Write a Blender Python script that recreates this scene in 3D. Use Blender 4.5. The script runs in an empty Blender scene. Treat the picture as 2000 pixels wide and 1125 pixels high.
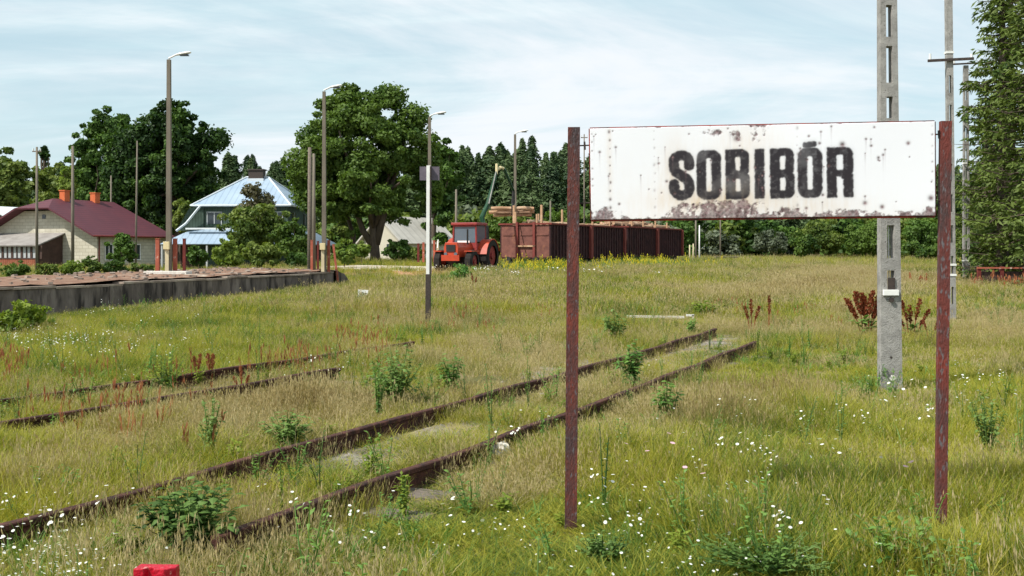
import bpy, math, random
import numpy as np
from mathutils import Vector, Matrix, Euler

# ------------------------------------------------------------------ camera, world, sun, exposure
F = 2100.0            # focal length in photo pixels (photo 2000 wide)
CH = 1.8              # eye height
HZ = 490.0            # horizon row
sc = bpy.context.scene
COL = sc.collection
cam_d = bpy.data.cameras.new("camera"); cam = bpy.data.objects.new("camera", cam_d); COL.objects.link(cam)
cam.location = (0, 0, CH); cam.rotation_euler = (math.pi/2, 0, 0)
cam_d.sensor_width = 36; cam_d.lens = 36*F/2000; cam_d.shift_y = -(562.5-HZ)/2000
cam_d.clip_start = .1; cam_d.clip_end = 3000
sc.camera = cam

SUN_EL = math.radians(50)
SUN_H = Vector((-.84, -.54)).normalized()      # horizontal direction towards the sun
sdir = Vector((SUN_H.x*math.cos(SUN_EL), SUN_H.y*math.cos(SUN_EL), math.sin(SUN_EL)))
sl = bpy.data.lights.new("sun", 'SUN'); sl.energy = 5.0; sl.angle = math.radians(.5); sl.color = (1, .95, .86)
so = bpy.data.objects.new("sun", sl); COL.objects.link(so); so.location = (-30, -20, 40)
so.rotation_euler = (-sdir).to_track_quat('-Z', 'Y').to_euler()

w = bpy.data.worlds.new("World"); sc.world = w; w.use_nodes = True
nt = w.node_tree; nt.nodes.clear(); N = nt.nodes; L = nt.links
out = N.new('ShaderNodeOutputWorld')
sky = N.new('ShaderNodeTexSky'); sky.sky_type = 'NISHITA'; sky.sun_disc = False
sky.sun_elevation = SUN_EL; sky.sun_rotation = math.atan2(SUN_H.x, SUN_H.y)
sky.air_density = 1.0; sky.dust_density = 1.0; sky.ozone_density = 1.0
bg = N.new('ShaderNodeBackground'); bg.inputs[1].default_value = .11
L.new(sky.outputs[0], bg.inputs[0])
tc = N.new('ShaderNodeTexCoord'); sep = N.new('ShaderNodeSeparateXYZ'); L.new(tc.outputs['Generated'], sep.inputs[0])
def wm(op, a, b=None):
    n = N.new('ShaderNodeMath'); n.operation = op
    for i, v in enumerate((a, b)):
        if v is None: continue
        if isinstance(v, (int, float)): n.inputs[i].default_value = v
        else: L.new(v, n.inputs[i])
    return n.outputs[0]
zz = wm('ADD', wm('MAXIMUM', sep.outputs[2], 0.0), .16)
comb = N.new('ShaderNodeCombineXYZ')
L.new(wm('DIVIDE', sep.outputs[0], zz), comb.inputs[0]); L.new(wm('DIVIDE', sep.outputs[1], zz), comb.inputs[1])
def cloud_layer(scale, sx, sy, rot, det, dist, lo, hi, off):
    mp = N.new('ShaderNodeMapping'); mp.inputs['Scale'].default_value = (sx, sy, 1); mp.inputs['Rotation'].default_value = (0, 0, rot)
    mp.inputs['Location'].default_value = off
    L.new(comb.outputs[0], mp.inputs[0])
    nz = N.new('ShaderNodeTexNoise'); nz.inputs['Scale'].default_value = scale; nz.inputs['Detail'].default_value = det
    nz.inputs['Roughness'].default_value = .6; nz.inputs['Distortion'].default_value = dist
    L.new(mp.outputs[0], nz.inputs[0])
    mr = N.new('ShaderNodeMapRange'); mr.interpolation_type = 'SMOOTHSTEP'
    mr.inputs[1].default_value = lo; mr.inputs[2].default_value = hi; L.new(nz.outputs[0], mr.inputs[0])
    return mr.outputs[0]
c1 = cloud_layer(1.0, .5, .8, .3, 7, .9, .34, .66, (4.3, 1.7, 0))
c2 = cloud_layer(2.4, .35, 1.5, -.2, 7, 1.1, .42, .72, (1.1, 7.2, 0))
fac = wm('MINIMUM', wm('ADD', wm('ADD', wm('MULTIPLY', c1, .35), wm('MULTIPLY', c2, .14)), .64), 1.0)
cl = N.new('ShaderNodeBackground'); cl.inputs[1].default_value = 1.0
tone = N.new('ShaderNodeMixRGB'); tone.inputs[1].default_value = (.6, .79, .84, 1); tone.inputs[2].default_value = (.82, .86, .9, 1)
L.new(c1, tone.inputs[0]); L.new(tone.outputs[0], cl.inputs[0])
mx = N.new('ShaderNodeMixShader'); L.new(fac, mx.inputs[0]); L.new(bg.outputs[0], mx.inputs[1]); L.new(cl.outputs[0], mx.inputs[2])
L.new(mx.outputs[0], out.inputs[0])
sc.view_settings.view_transform = 'Standard'; sc.view_settings.look = 'None'
sc.view_settings.gamma = 1; sc.view_settings.exposure = 0.18
sc.render.engine = 'CYCLES'
sc.cycles.max_bounces = 5; sc.cycles.diffuse_bounces = 3; sc.cycles.transmission_bounces = 4
sc.cycles.transparent_max_bounces = 6; sc.cycles.use_adaptive_sampling = True; sc.cycles.adaptive_threshold = .02

rnd = random.Random(7); rng = np.random.default_rng(11)

# ------------------------------------------------------------------ terrain height, placement
def sstep(a, b, v):
    t = np.clip((v-a)/(b-a), 0, 1); return t*t*(3-2*t)
PLAT0 = (-11.33, 27.5); PLATU = (.286, .958)
def plat_st(x, y):
    dx, dy = x-PLAT0[0], y-PLAT0[1]
    return dy*PLATU[0]*1.0 - dx*PLATU[1], dx*PLATU[0]+dy*PLATU[1]     # s: distance to the left of the edge, t: along it
def T(x, y):
    x = np.asarray(x, float); y = np.asarray(y, float)
    b = np.interp(y, [0, 12, 22, 28, 40, 60, 80, 110, 200, 1000], [0, 0, .05, .18, .42, .72, .86, .98, 1.05, 1.05])
    s, t = plat_st(x, y)
    r = x/np.maximum(y, 1)
    m = sstep(1.0, 9, s)*sstep(.17, .30, -r)*sstep(20, 30, y)
    z = b*(1-m)+.34*m
    k = sstep(5, 30, y)
    z = z+k*.03*np.sin(x*.31+1.3)*np.sin(y*.23) + .012*np.sin(x*1.7+y*.9)*np.sin(y*1.3-x*.4)
    return z
def Tz(x, y): return float(T(x, y))
def W(px, py, d): return Vector(((px-1000)/F*d, d, CH-(py-HZ)/F*d))
def G(px, py, off=0.0):                                 # where the ray through a row meets the ground (raised by off)
    d = F*CH/(py-HZ)
    for _ in range(40):
        d = .5*d+.5*F*(CH-off-Tz((px-1000)/F*d, d))/(py-HZ)
    x = (px-1000)/F*d
    return x, d
def X(px, d): return (px-1000)/F*d

# ------------------------------------------------------------------ materials
def nmat(name): 
    m = bpy.data.materials.new(name); m.use_nodes = True; return m
def surf(name, cols, scale=4.0, rough=.8, bump=0.0, bscale=None, stretch=(1, 1, 1), metal=0.0, detail=8, lo=.3, hi=.7, spec=.3, spots=None, extra=None):
    """colours blended by noise in object coordinates, optional second spotty colour and bump"""
    m = nmat(name); t = m.node_tree; n = t.nodes; l = t.links; bs = n['Principled BSDF']
    tc = n.new('ShaderNodeTexCoord'); mp = n.new('ShaderNodeMapping'); mp.inputs['Scale'].default_value = stretch
    l.new(tc.outputs['Object'], mp.inputs[0])
    nz = n.new('ShaderNodeTexNoise'); nz.inputs['Scale'].default_value = scale; nz.inputs['Detail'].default_value = detail; nz.inputs['Roughness'].default_value = .65
    l.new(mp.outputs[0], nz.inputs[0])
    cr = n.new('ShaderNodeValToRGB'); e = cr.color_ramp.elements
    while len(e) < len(cols): e.new(.5)
    for i, c in enumerate(cols):
        e[i].position = lo+(hi-lo)*i/max(1, len(cols)-1); e[i].color = (*c, 1)
    l.new(nz.outputs[0], cr.inputs[0]); col = cr.outputs[0]
    if spots:
        sc_, col2, a, b = spots
        n2 = n.new('ShaderNodeTexNoise'); n2.inputs['Scale'].default_value = sc_; n2.inputs['Detail'].default_value = 6; l.new(mp.outputs[0], n2.inputs[0])
        mr = n.new('ShaderNodeMapRange'); mr.inputs[1].default_value = a; mr.inputs[2].default_value = b; l.new(n2.outputs[0], mr.inputs[0])
        mxx = n.new('ShaderNodeMixRGB'); mxx.inputs[2].default_value = (*col2, 1); l.new(mr.outputs[0], mxx.inputs[0]); l.new(col, mxx.inputs[1]); col = mxx.outputs[0]
    if extra: col = extra(n, l, tc, mp, col)
    l.new(col, bs.inputs['Base Color']); bs.inputs['Roughness'].default_value = rough; bs.inputs['Metallic'].default_value = metal
    bs.inputs['Specular IOR Level'].default_value = spec
    if bump:
        n3 = n.new('ShaderNodeTexNoise'); n3.inputs['Scale'].default_value = bscale or scale*4; n3.inputs['Detail'].default_value = 6; l.new(mp.outputs[0], n3.inputs[0])
        bp = n.new('ShaderNodeBump'); bp.inputs['Strength'].default_value = bump; bp.inputs['Distance'].default_value = .02
        l.new(n3.outputs[0], bp.inputs['Height']); l.new(bp.outputs[0], bs.inputs['Normal'])
    return m
def leafmat(name, c1, c2, c3=None, scale=.5, trans=.3, rough=.6, inst=False, drycol=None, objrand=.25):
    m = nmat(name); t = m.node_tree; n = t.nodes; l = t.links
    n.remove(n['Principled BSDF']); o = n['Material Output']
    geo = n.new('ShaderNodeNewGeometry'); nz = n.new('ShaderNodeTexNoise'); nz.inputs['Scale'].default_value = scale; nz.inputs['Detail'].default_value = 5
    l.new(geo.outputs['Position'], nz.inputs[0])
    oi = n.new('ShaderNodeObjectInfo')
    a = n.new('ShaderNodeMath'); a.operation = 'MULTIPLY_ADD'; a.inputs[1].default_value = objrand; l.new(oi.outputs['Random'], a.inputs[0]); l.new(nz.outputs[0], a.inputs[2])
    ri = n.new('ShaderNodeMath'); ri.operation = 'MULTIPLY_ADD'; ri.inputs[1].default_value = .22; l.new(geo.outputs['Random Per Island'], ri.inputs[0]); l.new(a.outputs[0], ri.inputs[2])
    cr = n.new('ShaderNodeValToRGB'); e = cr.color_ramp.elements
    base = .35+objrand*.5+.11-.15
    e[0].position = base; e[0].color = (*c1, 1); e[1].position = base+.35; e[1].color = (*(c3 or c2), 1)
    if c3: k = e.new(base+.17); k.color = (*c2, 1)
    l.new(ri.outputs[0], cr.inputs[0]); col = cr.outputs[0]
    if drycol:
        at = n.new('ShaderNodeAttribute'); at.attribute_type = 'INSTANCER'; at.attribute_name = 'dry'
        mi = n.new('ShaderNodeMixRGB'); mi.inputs[2].default_value = (*drycol, 1); l.new(at.outputs['Fac'], mi.inputs[0]); l.new(col, mi.inputs[1]); col = mi.outputs[0]
    df = n.new('ShaderNodeBsdfDiffuse'); tr = n.new('ShaderNodeBsdfTranslucent'); gl = n.new('ShaderNodeBsdfGlossy'); gl.inputs['Roughness'].default_value = rough
    gl.inputs['Color'].default_value = (.5, .5, .5, 1)
    l.new(col, df.inputs[0])
    tm = n.new('ShaderNodeMixRGB'); tm.blend_type = 'MULTIPLY'; tm.inputs[0].default_value = 1; tm.inputs[2].default_value = (1.25, 1.3, .6, 1); l.new(col, tm.inputs[1]); l.new(tm.outputs[0], tr.inputs[0])
    m1 = n.new('ShaderNodeMixShader'); m1.inputs[0].default_value = trans; l.new(df.outputs[0], m1.inputs[1]); l.new(tr.outputs[0], m1.inputs[2])
    m2 = n.new('ShaderNodeMixShader'); m2.inputs[0].default_value = .035; l.new(m1.outputs[0], m2.inputs[1]); l.new(gl.outputs[0], m2.inputs[2])
    l.new(m2.outputs[0], o.inputs[0])
    return m
def glass(name, col=(.03, .04, .05)):
    m = nmat(name); b = m.node_tree.nodes['Principled BSDF']; b.inputs['Base Color'].default_value = (*col, 1); b.inputs['Roughness'].default_value = .12
    b.inputs['Specular IOR Level'].default_value = .6; return m

M = {}
M['grass'] = leafmat('grass_blades', (.025, .08, .012), (.125, .205, .022), (.36, .34, .045), scale=.35, trans=.35, objrand=.42, drycol=(.38, .3, .13))
M['straw'] = leafmat('dry_straw', (.22, .16, .07), (.36, .28, .13), (.46, .38, .21), scale=.6, trans=.25)
M['sorrel'] = leafmat('red_sorrel', (.2, .06, .03), (.36, .13, .06), scale=1.2, trans=.2)
M['weed'] = leafmat('weed_leaves', (.04, .12, .025), (.09, .2, .04), (.16, .28, .06), scale=3, trans=.3)
M['weed_dark'] = leafmat('dark_weed_leaves', (.035, .08, .015), (.08, .15, .03), (.15, .24, .06), scale=3, trans=.25)
M['weed_yellow'] = leafmat('yellow_green_leaves', (.1, .17, .02), (.2, .26, .03), scale=3, trans=.3)
M['white_petal'] = leafmat('white_petals', (.7, .7, .65), (.82, .82, .78), scale=3, trans=.2)
M['yellow_petal'] = leafmat('yellow_petals', (.5, .42, .02), (.62, .5, .03), scale=3, trans=.2)
M['pink_petal'] = leafmat('pink_petals', (.55, .08, .2), (.6, .16, .3), scale=3, trans=.2)
M['pale_pink'] = leafmat('pale_pink_petals', (.62, .35, .45), (.7, .45, .52), scale=3, trans=.2)
M['dock'] = leafmat('dock_seeds', (.09, .018, .01), (.17, .035, .018), (.26, .07, .03), scale=6, trans=.1)
M['leaf_lime'] = leafmat('broad_leaves_bright', (.017, .045, .008), (.042, .09, .014), (.1, .165, .027), scale=.5, trans=.3)
M['leaf_dark'] = leafmat('broad_leaves_dark', (.012, .032, .008), (.03, .07, .012), (.08, .15, .025), scale=.4, trans=.22)  # lightest tone puts leaf highlights into the colour
M['leaf_mid'] = leafmat('broad_leaves_mid', (.04, .075, .015), (.09, .14, .025), (.17, .22, .045), scale=.5, trans=.3)
M['leaf_bright'] = leafmat('broad_leaves_light', (.06, .12, .015), (.12, .2, .03), (.2, .27, .05), scale=.8, trans=.35)
M['leaf_brown'] = leafmat('brownish_leaves', (.06, .06, .03), (.12, .11, .06), (.16, .17, .09), scale=.8, trans=.25)
M['leaf_silver'] = leafmat('silvery_leaves', (.06, .08, .05), (.14, .17, .11), scale=.8, trans=.25)
M['needles'] = leafmat('pine_needles', (.016, .038, .016), (.038, .074, .028), (.085, .13, .048), scale=.3, trans=.12, objrand=.35)
M['needles_near'] = leafmat('spruce_needles', (.018, .045, .011), (.045, .088, .018), (.115, .16, .033), scale=.6, trans=.2)
M['bark'] = surf('bark', [(.05, .04, .03), (.13, .1, .075)], scale=3, rough=.95, bump=.6, stretch=(3, 3, .6))
M['pine_bark'] = surf('pine_bark', [(.09, .055, .035), (.2, .12, .08)], scale=2, rough=.95, bump=.5)
M['rust_rail'] = surf('rusty_rail_steel', [(.018, .009, .008), (.055, .02, .015), (.13, .05, .034)], scale=9, rough=.85, bump=.6, bscale=60, spots=(26, (.16, .085, .06), .62, .75))
M['wood_old'] = surf('weathered_wood', [(.1, .08, .065), (.24, .2, .165)], scale=5, rough=.95, bump=.7, stretch=(1, 6, 6))
M['concrete'] = surf('pole_concrete', [(.19, .18, .17), (.3, .29, .275), (.4, .385, .365)], scale=6, rough=.9, bump=.7, bscale=70, spots=(38, (.12, .115, .105), .6, .72))
M['concrete_far'] = surf('grey_pole', [(.11, .095, .075), (.22, .19, .15)], scale=2, rough=.9, stretch=(1, 1, .3))
M['white_paint'] = surf('white_paint', [(.7, .7, .68), (.84, .84, .82)], scale=5, rough=.6)
M['post_rust'] = surf('rusted_post_paint', [(.05, .035, .038), (.09, .032, .028), (.17, .036, .024)], scale=3.2, rough=.75, bump=.5, bscale=45, stretch=(2.4, 2.4, .8), lo=.36, hi=.62, spots=(30, (.1, .09, .1), .58, .66))
M['post_rust2'] = surf('rusted_post_paint_red', [(.07, .04, .04), (.12, .033, .028), (.18, .036, .026)], scale=3.2, rough=.75, bump=.5, bscale=45, stretch=(2.4, 2.4, .8), lo=.36, hi=.62, spots=(22, (.13, .12, .13), .57, .68))
M['iron'] = surf('dark_iron', [(.03, .025, .025), (.08, .06, .05)], scale=20, rough=.7)
M['red_paint'] = surf('chipped_red_paint', [(.36, .004, .016), (.5, .006, .026)], scale=14, rough=.45, bump=.5, bscale=50, spots=(34, (.62, .2, .18), .64, .7))
M['brickred'] = surf('brick_red_posts', [(.3, .07, .04), (.45, .14, .09)], scale=3, rough=.85, spots=(5, (.6, .5, .42), .62, .68))
M['darkred'] = surf('dark_red_posts', [(.1, .02, .018), (.2, .04, .03)], scale=3, rough=.85)
M['box_yellow'] = surf('cream_box', [(.6, .5, .28), (.7, .6, .36)], scale=3, rough=.6)
M['sandstone'] = surf('pale_post', [(.5, .42, .26), (.6, .52, .36)], scale=3, rough=.8)
M['tractor_red'] = surf('tractor_paint', [(.34, .04, .014), (.52, .06, .018)], scale=2, rough=.4, spec=.5)
M['tractor_dark'] = surf('tractor_cab_paint', [(.2, .03, .03), (.32, .05, .045)], scale=2, rough=.5)
M['black'] = surf('black_metal', [(.012, .012, .012), (.03, .03, .03)], scale=5, rough=.6)
M['tyre'] = surf('tyre_rubber', [(.012, .011, .011), (.035, .03, .027)], scale=5, rough=.95)
M['green_metal'] = surf('green_paint', [(.005, .035, .016), (.012, .07, .028)], scale=3, rough=.45)
M['glass'] = glass('window_glass'); M['cab_glass'] = glass('cab_glass', (.1, .13, .16))
M['log'] = surf('peeled_log', [(.25, .13, .07), (.45, .28, .17), (.62, .46, .33)], scale=1.6, rough=.9, stretch=(1, .4, 1))
M['wagon_side_shaded'] = surf('wagon_rust_shaded', [(.02, .01, .012), (.045, .018, .02), (.08, .03, .028)], scale=2.2, rough=.9, bump=.4)  # darker copy of the wagon rust: side wall shade put into the colour
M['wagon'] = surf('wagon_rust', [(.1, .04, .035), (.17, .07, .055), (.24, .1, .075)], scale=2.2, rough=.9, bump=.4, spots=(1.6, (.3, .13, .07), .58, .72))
M['wagon_red'] = surf('wagon_red_strut', [(.14, .03, .025), (.22, .055, .045)], scale=2, rough=.9)
M['platform_top'] = surf('platform_gravel', [(.11, .052, .034), (.21, .115, .075), (.3, .21, .15)], scale=3, rough=.98, bump=.8, bscale=14, spots=(1.2, (.5, .44, .36), .62, .72))
M['platform_wall'] = surf('stained_platform_wall', [(.075, .06, .052), (.16, .13, .115), (.27, .225, .195)], scale=1.3, rough=.95, bump=.6, bscale=14, stretch=(1.6, 1.6, .45), lo=.32, hi=.75, spots=(2.5, (.035, .028, .026), .5, .66))
M['coping'] = surf('platform_coping', [(.13, .1, .08), (.28, .22, .18), (.42, .36, .3)], scale=1.6, rough=.95, bump=.5)
def brick_extra(scale, mort):
    def f(n, l, tc, mp, col):
        b = n.new('ShaderNodeTexBrick'); b.inputs['Scale'].default_value = scale; b.inputs['Mortar Size'].default_value = .018
        b.inputs['Color1'].default_value = (1, 1, 1, 1); b.inputs['Color2'].default_value = (.86, .85, .83, 1); b.inputs['Mortar'].default_value = (*mort, 1)
        b.inputs['Brick Width'].default_value = .6; b.inputs['Row Height'].default_value = .28
        sp = n.new('ShaderNodeSeparateXYZ'); cb = n.new('ShaderNodeCombineXYZ'); ad = n.new('ShaderNodeMath')
        l.new(tc.outputs['Object'], sp.inputs[0]); l.new(sp.outputs[0], ad.inputs[0]); l.new(sp.outputs[1], ad.inputs[1]); l.new(ad.outputs[0], cb.inputs[0]); l.new(sp.outputs[2], cb.inputs[1])
        l.new(cb.outputs[0], b.inputs[0])
        mm = n.new('ShaderNodeMixRGB'); mm.blend_type = 'MULTIPLY'; mm.inputs[0].default_value = 1; l.new(col, mm.inputs[1]); l.new(b.outputs[0], mm.inputs[2]); return mm.outputs[0]
    return f
M['cream_brick'] = surf('cream_block_wall', [(.5, .47, .39), (.62, .59, .49)], scale=1.2, rough=.9, extra=brick_extra(1, (.62, .6, .56)))
M['orange_brick'] = surf('orange_brick', [(.5, .11, .04), (.62, .17, .07)], scale=4, rough=.9)
def row_extra(axis, freq, dark=.72):
    def f(n, l, tc, mp, col):
        sp = n.new('ShaderNodeSeparateXYZ'); l.new(tc.outputs['Object'], sp.inputs[0])
        m_ = n.new('ShaderNodeMath'); m_.operation = 'MULTIPLY'; m_.inputs[1].default_value = freq; l.new(sp.outputs[axis], m_.inputs[0])
        fr = n.new('ShaderNodeMath'); fr.operation = 'FRACT'; l.new(m_.outputs[0], fr.inputs[0])
        gt = n.new('ShaderNodeMath'); gt.operation = 'LESS_THAN'; gt.inputs[1].default_value = .22; l.new(fr.outputs[0], gt.inputs[0])
        mm = n.new('ShaderNodeMixRGB'); mm.blend_type = 'MULTIPLY'; l.new(gt.outputs[0], mm.inputs[0]); mm.inputs[2].default_value = (dark, dark, dark, 1); l.new(col, mm.inputs[1]); return mm.outputs[0]
    return f
M['roof_red'] = surf('dark_red_tiles', [(.085, .02, .032), (.115, .026, .036)], scale=.8, rough=.62, extra=row_extra(2, 5.5, .6), spec=.4)
M['roof_blue'] = surf('blue_grey_sheet_roof', [(.26, .35, .46), (.34, .43, .53)], scale=.7, rough=.38, extra=row_extra(0, 2.2, .82), spec=.6)
M['roof_trim'] = surf('pale_ridge_trim', [(.55, .6, .66), (.65, .7, .74)], scale=1, rough=.5)
M['roof_grey'] = surf('grey_felt_roof', [(.2, .18, .17), (.33, .31, .29)], scale=1.2, rough=.9)
M['roof_pale'] = surf('pale_roof', [(.42, .4, .36), (.55, .52, .47)], scale=1.2, rough=.85, extra=row_extra(1, 1.1, .85))
M['roof_white'] = surf('white_sheet_roof', [(.62, .66, .68), (.75, .78, .8)], scale=.6, rough=.5)
M['green_board'] = surf('green_boards', [(.035, .06, .045), (.08, .12, .095)], scale=1.5, rough=.85, extra=row_extra(0, 5, .6))
M['dark_wood'] = surf('dark_wood_boards', [(.05, .03, .025), (.1, .06, .05)], scale=2, rough=.9, extra=row_extra(0, 6, .6))
M['red_wood'] = surf('red_brown_boards', [(.2, .06, .035), (.32, .11, .06)], scale=2, rough=.9, extra=row_extra(0, 5, .6))
M['curtain'] = surf('curtain', [(.3, .32, .34), (.5, .52, .52)], scale=3, rough=.9, stretch=(6, 6, .5))
M['cream_paint'] = surf('cream_render', [(.5, .47, .38), (.6, .57, .48)], scale=1.5, rough=.9)
M['sign_back'] = surf('dark_sign_plate', [(.1, .085, .11), (.15, .13, .16)], scale=6, rough=.7)
M['lamp_white'] = surf('lamp_housing', [(.7, .72, .7), (.8, .8, .78)], scale=5, rough=.4)
M['stone_white'] = surf('pale_stone', [(.55, .52, .46), (.75, .73, .68)], scale=12, rough=.9, bump=.8)

# ------------------------------------------------------------------ mesh helpers
class MB:
    def __init__(s): s.v = []; s.f = []
    def poly(s, pts):
        i = len(s.v); s.v += [tuple(p) for p in pts]; s.f.append(tuple(range(i, i+len(pts)))); return s
    def box(s, c, d, rz=0, rx=0, ry=0):
        R = Euler((rx, ry, rz)).to_matrix(); i = len(s.v); c = Vector(c)
        for x in (-.5, .5):
            for y in (-.5, .5):
                for z in (-.5, .5): s.v.append(tuple(c+R@Vector((x*d[0], y*d[1], z*d[2]))))
        for q in ((0, 1, 3, 2), (4, 6, 7, 5), (0, 4, 5, 1), (2, 3, 7, 6), (0, 2, 6, 4), (1, 5, 7, 3)): s.f.append(tuple(i+k for k in q))
        return s
    def tube(s, pts, rad, n=8, caps=True):
        pts = [Vector(p) for p in pts]; rad = rad if isinstance(rad, (list, tuple)) else [rad]*len(pts)
        i0 = len(s.v)
        for k, p in enumerate(pts):
            a = pts[min(k+1, len(pts)-1)]-pts[max(k-1, 0)]; a.normalize()
            u = a.cross(Vector((0, 0, 1)) if abs(a.z) < .95 else Vector((1, 0, 0))).normalized(); v = a.cross(u)
            for j in range(n):
                t = 2*math.pi*j/n; s.v.append(tuple(p+rad[k]*(math.cos(t)*u+math.sin(t)*v)))
        for k in range(len(pts)-1):
            for j in range(n):
                a = i0+k*n+j; b = i0+k*n+(j+1) % n; s.f.append((a, b, b+n, a+n))
        if caps:
            s.f.append(tuple(i0+j for j in range(n))[::-1]); s.f.append(tuple(i0+(len(pts)-1)*n+j for j in range(n)))
        return s
    def prism(s, poly, p0, p1, up=(0, 0, 1)):      # poly: (side, up) profile swept from p0 to p1
        p0, p1, up = Vector(p0), Vector(p1), Vector(up); a = (p1-p0).normalized(); side = a.cross(up).normalized(); up2 = side.cross(a)
        i = len(s.v); n = len(poly)
        for p in (p0, p1):
            for q in poly: s.v.append(tuple(p+side*q[0]+up2*q[1]))
        s.f.append(tuple(range(i, i+n))[::-1]); s.f.append(tuple(range(i+n, i+2*n)))
        for j in range(n): s.f.append((i+j, i+(j+1) % n, i+n+(j+1) % n, i+n+j))
        return s
    def build(s, name, mat, parent=None, smooth=False, bevel=0, solid=0):
        me = bpy.data.meshes.new(name); me.from_pydata(s.v, [], s.f); me.materials.append(mat); me.update()
        if smooth: me.polygons.foreach_set('use_smooth', [True]*len(me.polygons))
        o = bpy.data.objects.new(name, me); COL.objects.link(o)
        if parent: o.parent = parent
        if solid: md = o.modifiers.new('solid', 'SOLIDIFY'); md.thickness = solid; md.offset = -1
        if bevel: md = o.modifiers.new('bevel', 'BEVEL'); md.width = bevel; md.segments = 2; md.limit_method = 'ANGLE'
        return o
def fast_mesh(name, v, quads, mats, mi=None):
    """v (n,3), quads (m,4)"""
    me = bpy.data.meshes.new(name); v = np.asarray(v, np.float32); q = np.asarray(quads, np.int32)
    me.vertices.add(len(v)); me.vertices.foreach_set('co', v.ravel())
    me.loops.add(q.size); me.loops.foreach_set('vertex_index', q.ravel())
    me.polygons.add(len(q)); me.polygons.foreach_set('loop_start', np.arange(0, q.size, 4, dtype=np.int32)); me.polygons.foreach_set('loop_total', np.full(len(q), 4, np.int32))
    for m in mats: me.materials.append(m)
    if mi is not None: me.polygons.foreach_set('material_index', np.asarray(mi, np.int32))
    me.update(calc_edges=True); me.validate(); return me
def tag(o, label=None, cat=None, group=None, kind=None):
    if label: o['label'] = label
    if cat: o['category'] = cat
    if group: o['group'] = group
    if kind: o['kind'] = kind
    return o
def thing(name, loc, rz, label, cat, group=None):
    o = bpy.data.objects.new(name, None); COL.objects.link(o); o.location = loc; o.rotation_euler = (0, 0, rz); o.empty_display_size = .3
    return tag(o, label, cat, group)
def clone(root, loc, rz, label, scale=None, group=None):
    r = root.copy(); COL.objects.link(r); r.location = loc; r.rotation_euler = (0, 0, rz); r['label'] = label
    if group: r['group'] = group
    if scale is not None: r.scale = scale
    for ch in list(root.children):
        c = ch.copy(); COL.objects.link(c); c.parent = r
        for g in ch.children:
            k = g.copy(); COL.objects.link(k); k.parent = c
    return r

# ------------------------------------------------------------------ ground sheet
def ground():
    xs = np.concatenate([np.linspace(-900, -80, 24), np.linspace(-76, 76, 300), np.linspace(80, 900, 24)])
    ys = np.concatenate([np.linspace(-60, 0, 12), np.linspace(.5, 40, 160), np.linspace(41, 170, 130), np.linspace(180, 1500, 24)])
    gx, gy = np.meshgrid(xs, ys); gz = T(gx, gy)
    v = np.stack([gx.ravel(), gy.ravel(), gz.ravel()], 1); nx = len(xs)
    i = np.arange(len(v)).reshape(gx.shape); q = np.stack([i[:-1, :-1], i[:-1, 1:], i[1:, 1:], i[1:, :-1]], -1).reshape(-1, 4)
    def ex(n, l, tc, mp, col):
        return col
    m = surf('meadow_soil', [(.06, .065, .02), (.12, .11, .035), (.21, .165, .085), (.26, .2, .12)], scale=.6, rough=1, bump=.7, bscale=12, lo=.34, hi=.72, spots=(5, (.1, .1, .03), .5, .65))
    me = fast_mesh('ground', v, q, [m]); me.polygons.foreach_set('use_smooth', [True]*len(me.polygons))
    o = bpy.data.objects.new('ground', me); COL.objects.link(o); tag(o, kind='structure')
ground()
def patch(name, pts, mat, lift=.02, sub=26):
    """irregular sheet draped on the terrain; pts is the outline in plan"""
    P = [Vector((a, b, 0)) for a, b in pts]; c = sum(P, Vector())/len(P); b = MB(); n = len(P)
    rings = 8
    ring_idx = []
    for r in range(1, rings+1):
        idx = []
        for p in P:
            q = c.lerp(p, r/rings); idx.append(len(b.v)); b.v.append((q.x, q.y, Tz(q.x, q.y)+lift*(1 if r < rings else .1)))
        ring_idx.append(idx)
    b.v.append((c.x, c.y, Tz(c.x, c.y)+lift)); ci = len(b.v)-1
    for j in range(n): b.f.append((ci, ring_idx[0][j], ring_idx[0][(j+1) % n]))
    for r in range(rings-1):
        for j in range(n): b.f.append((ring_idx[r][j], ring_idx[r+1][j], ring_idx[r+1][(j+1) % n], ring_idx[r][(j+1) % n]))
    return b.build(name, mat, smooth=True)
def blob(poly, jit, sub=6):
    o = []
    for i, p in enumerate(poly):
        q = poly[(i+1) % len(poly)]
        for k in range(sub):
            t = k/sub; o.append((p[0]*(1-t)+q[0]*t+rnd.uniform(-jit, jit), p[1]*(1-t)+q[1]*t+rnd.uniform(-jit, jit)))
    return o
M['red_earth'] = surf('red_earth', [(.3, .14, .08), (.42, .22, .13), (.5, .3, .19)], scale=1.2, rough=1, bump=.6)
M['sand'] = surf('sand_track', [(.42, .36, .27), (.58, .52, .42)], scale=.8, rough=1, bump=.4)
red_poly = [(-9.2, 49), (-5.4, 46.5), (-3.4, 47.5), (-2.6, 52), (-3.4, 59), (-6.6, 59.5), (-9.0, 54)]
sand_poly = [(-13.2, 60), (-9, 57.6), (-5, 58.6), (-2, 58.6), (1, 60), (0, 66), (-5, 68), (-10, 72), (-15, 66)]
tag(patch('dirt_road', blob(red_poly, .35), M['red_earth'], .03), kind='structure')
tag(patch('sand_path', blob(sand_poly, .3), M['sand'], .05), kind='structure')
def inpoly(x, y, poly):
    r = np.zeros(np.shape(x), bool); n = len(poly)
    for i in range(n):
        x1, y1 = poly[i]; x2, y2 = poly[(i+1) % n]
        c = ((y1 > y) != (y2 > y)) & (x < (x2-x1)*(y-y1)/((y2-y1) or 1e-9)+x1); r ^= c
    return r

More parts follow.
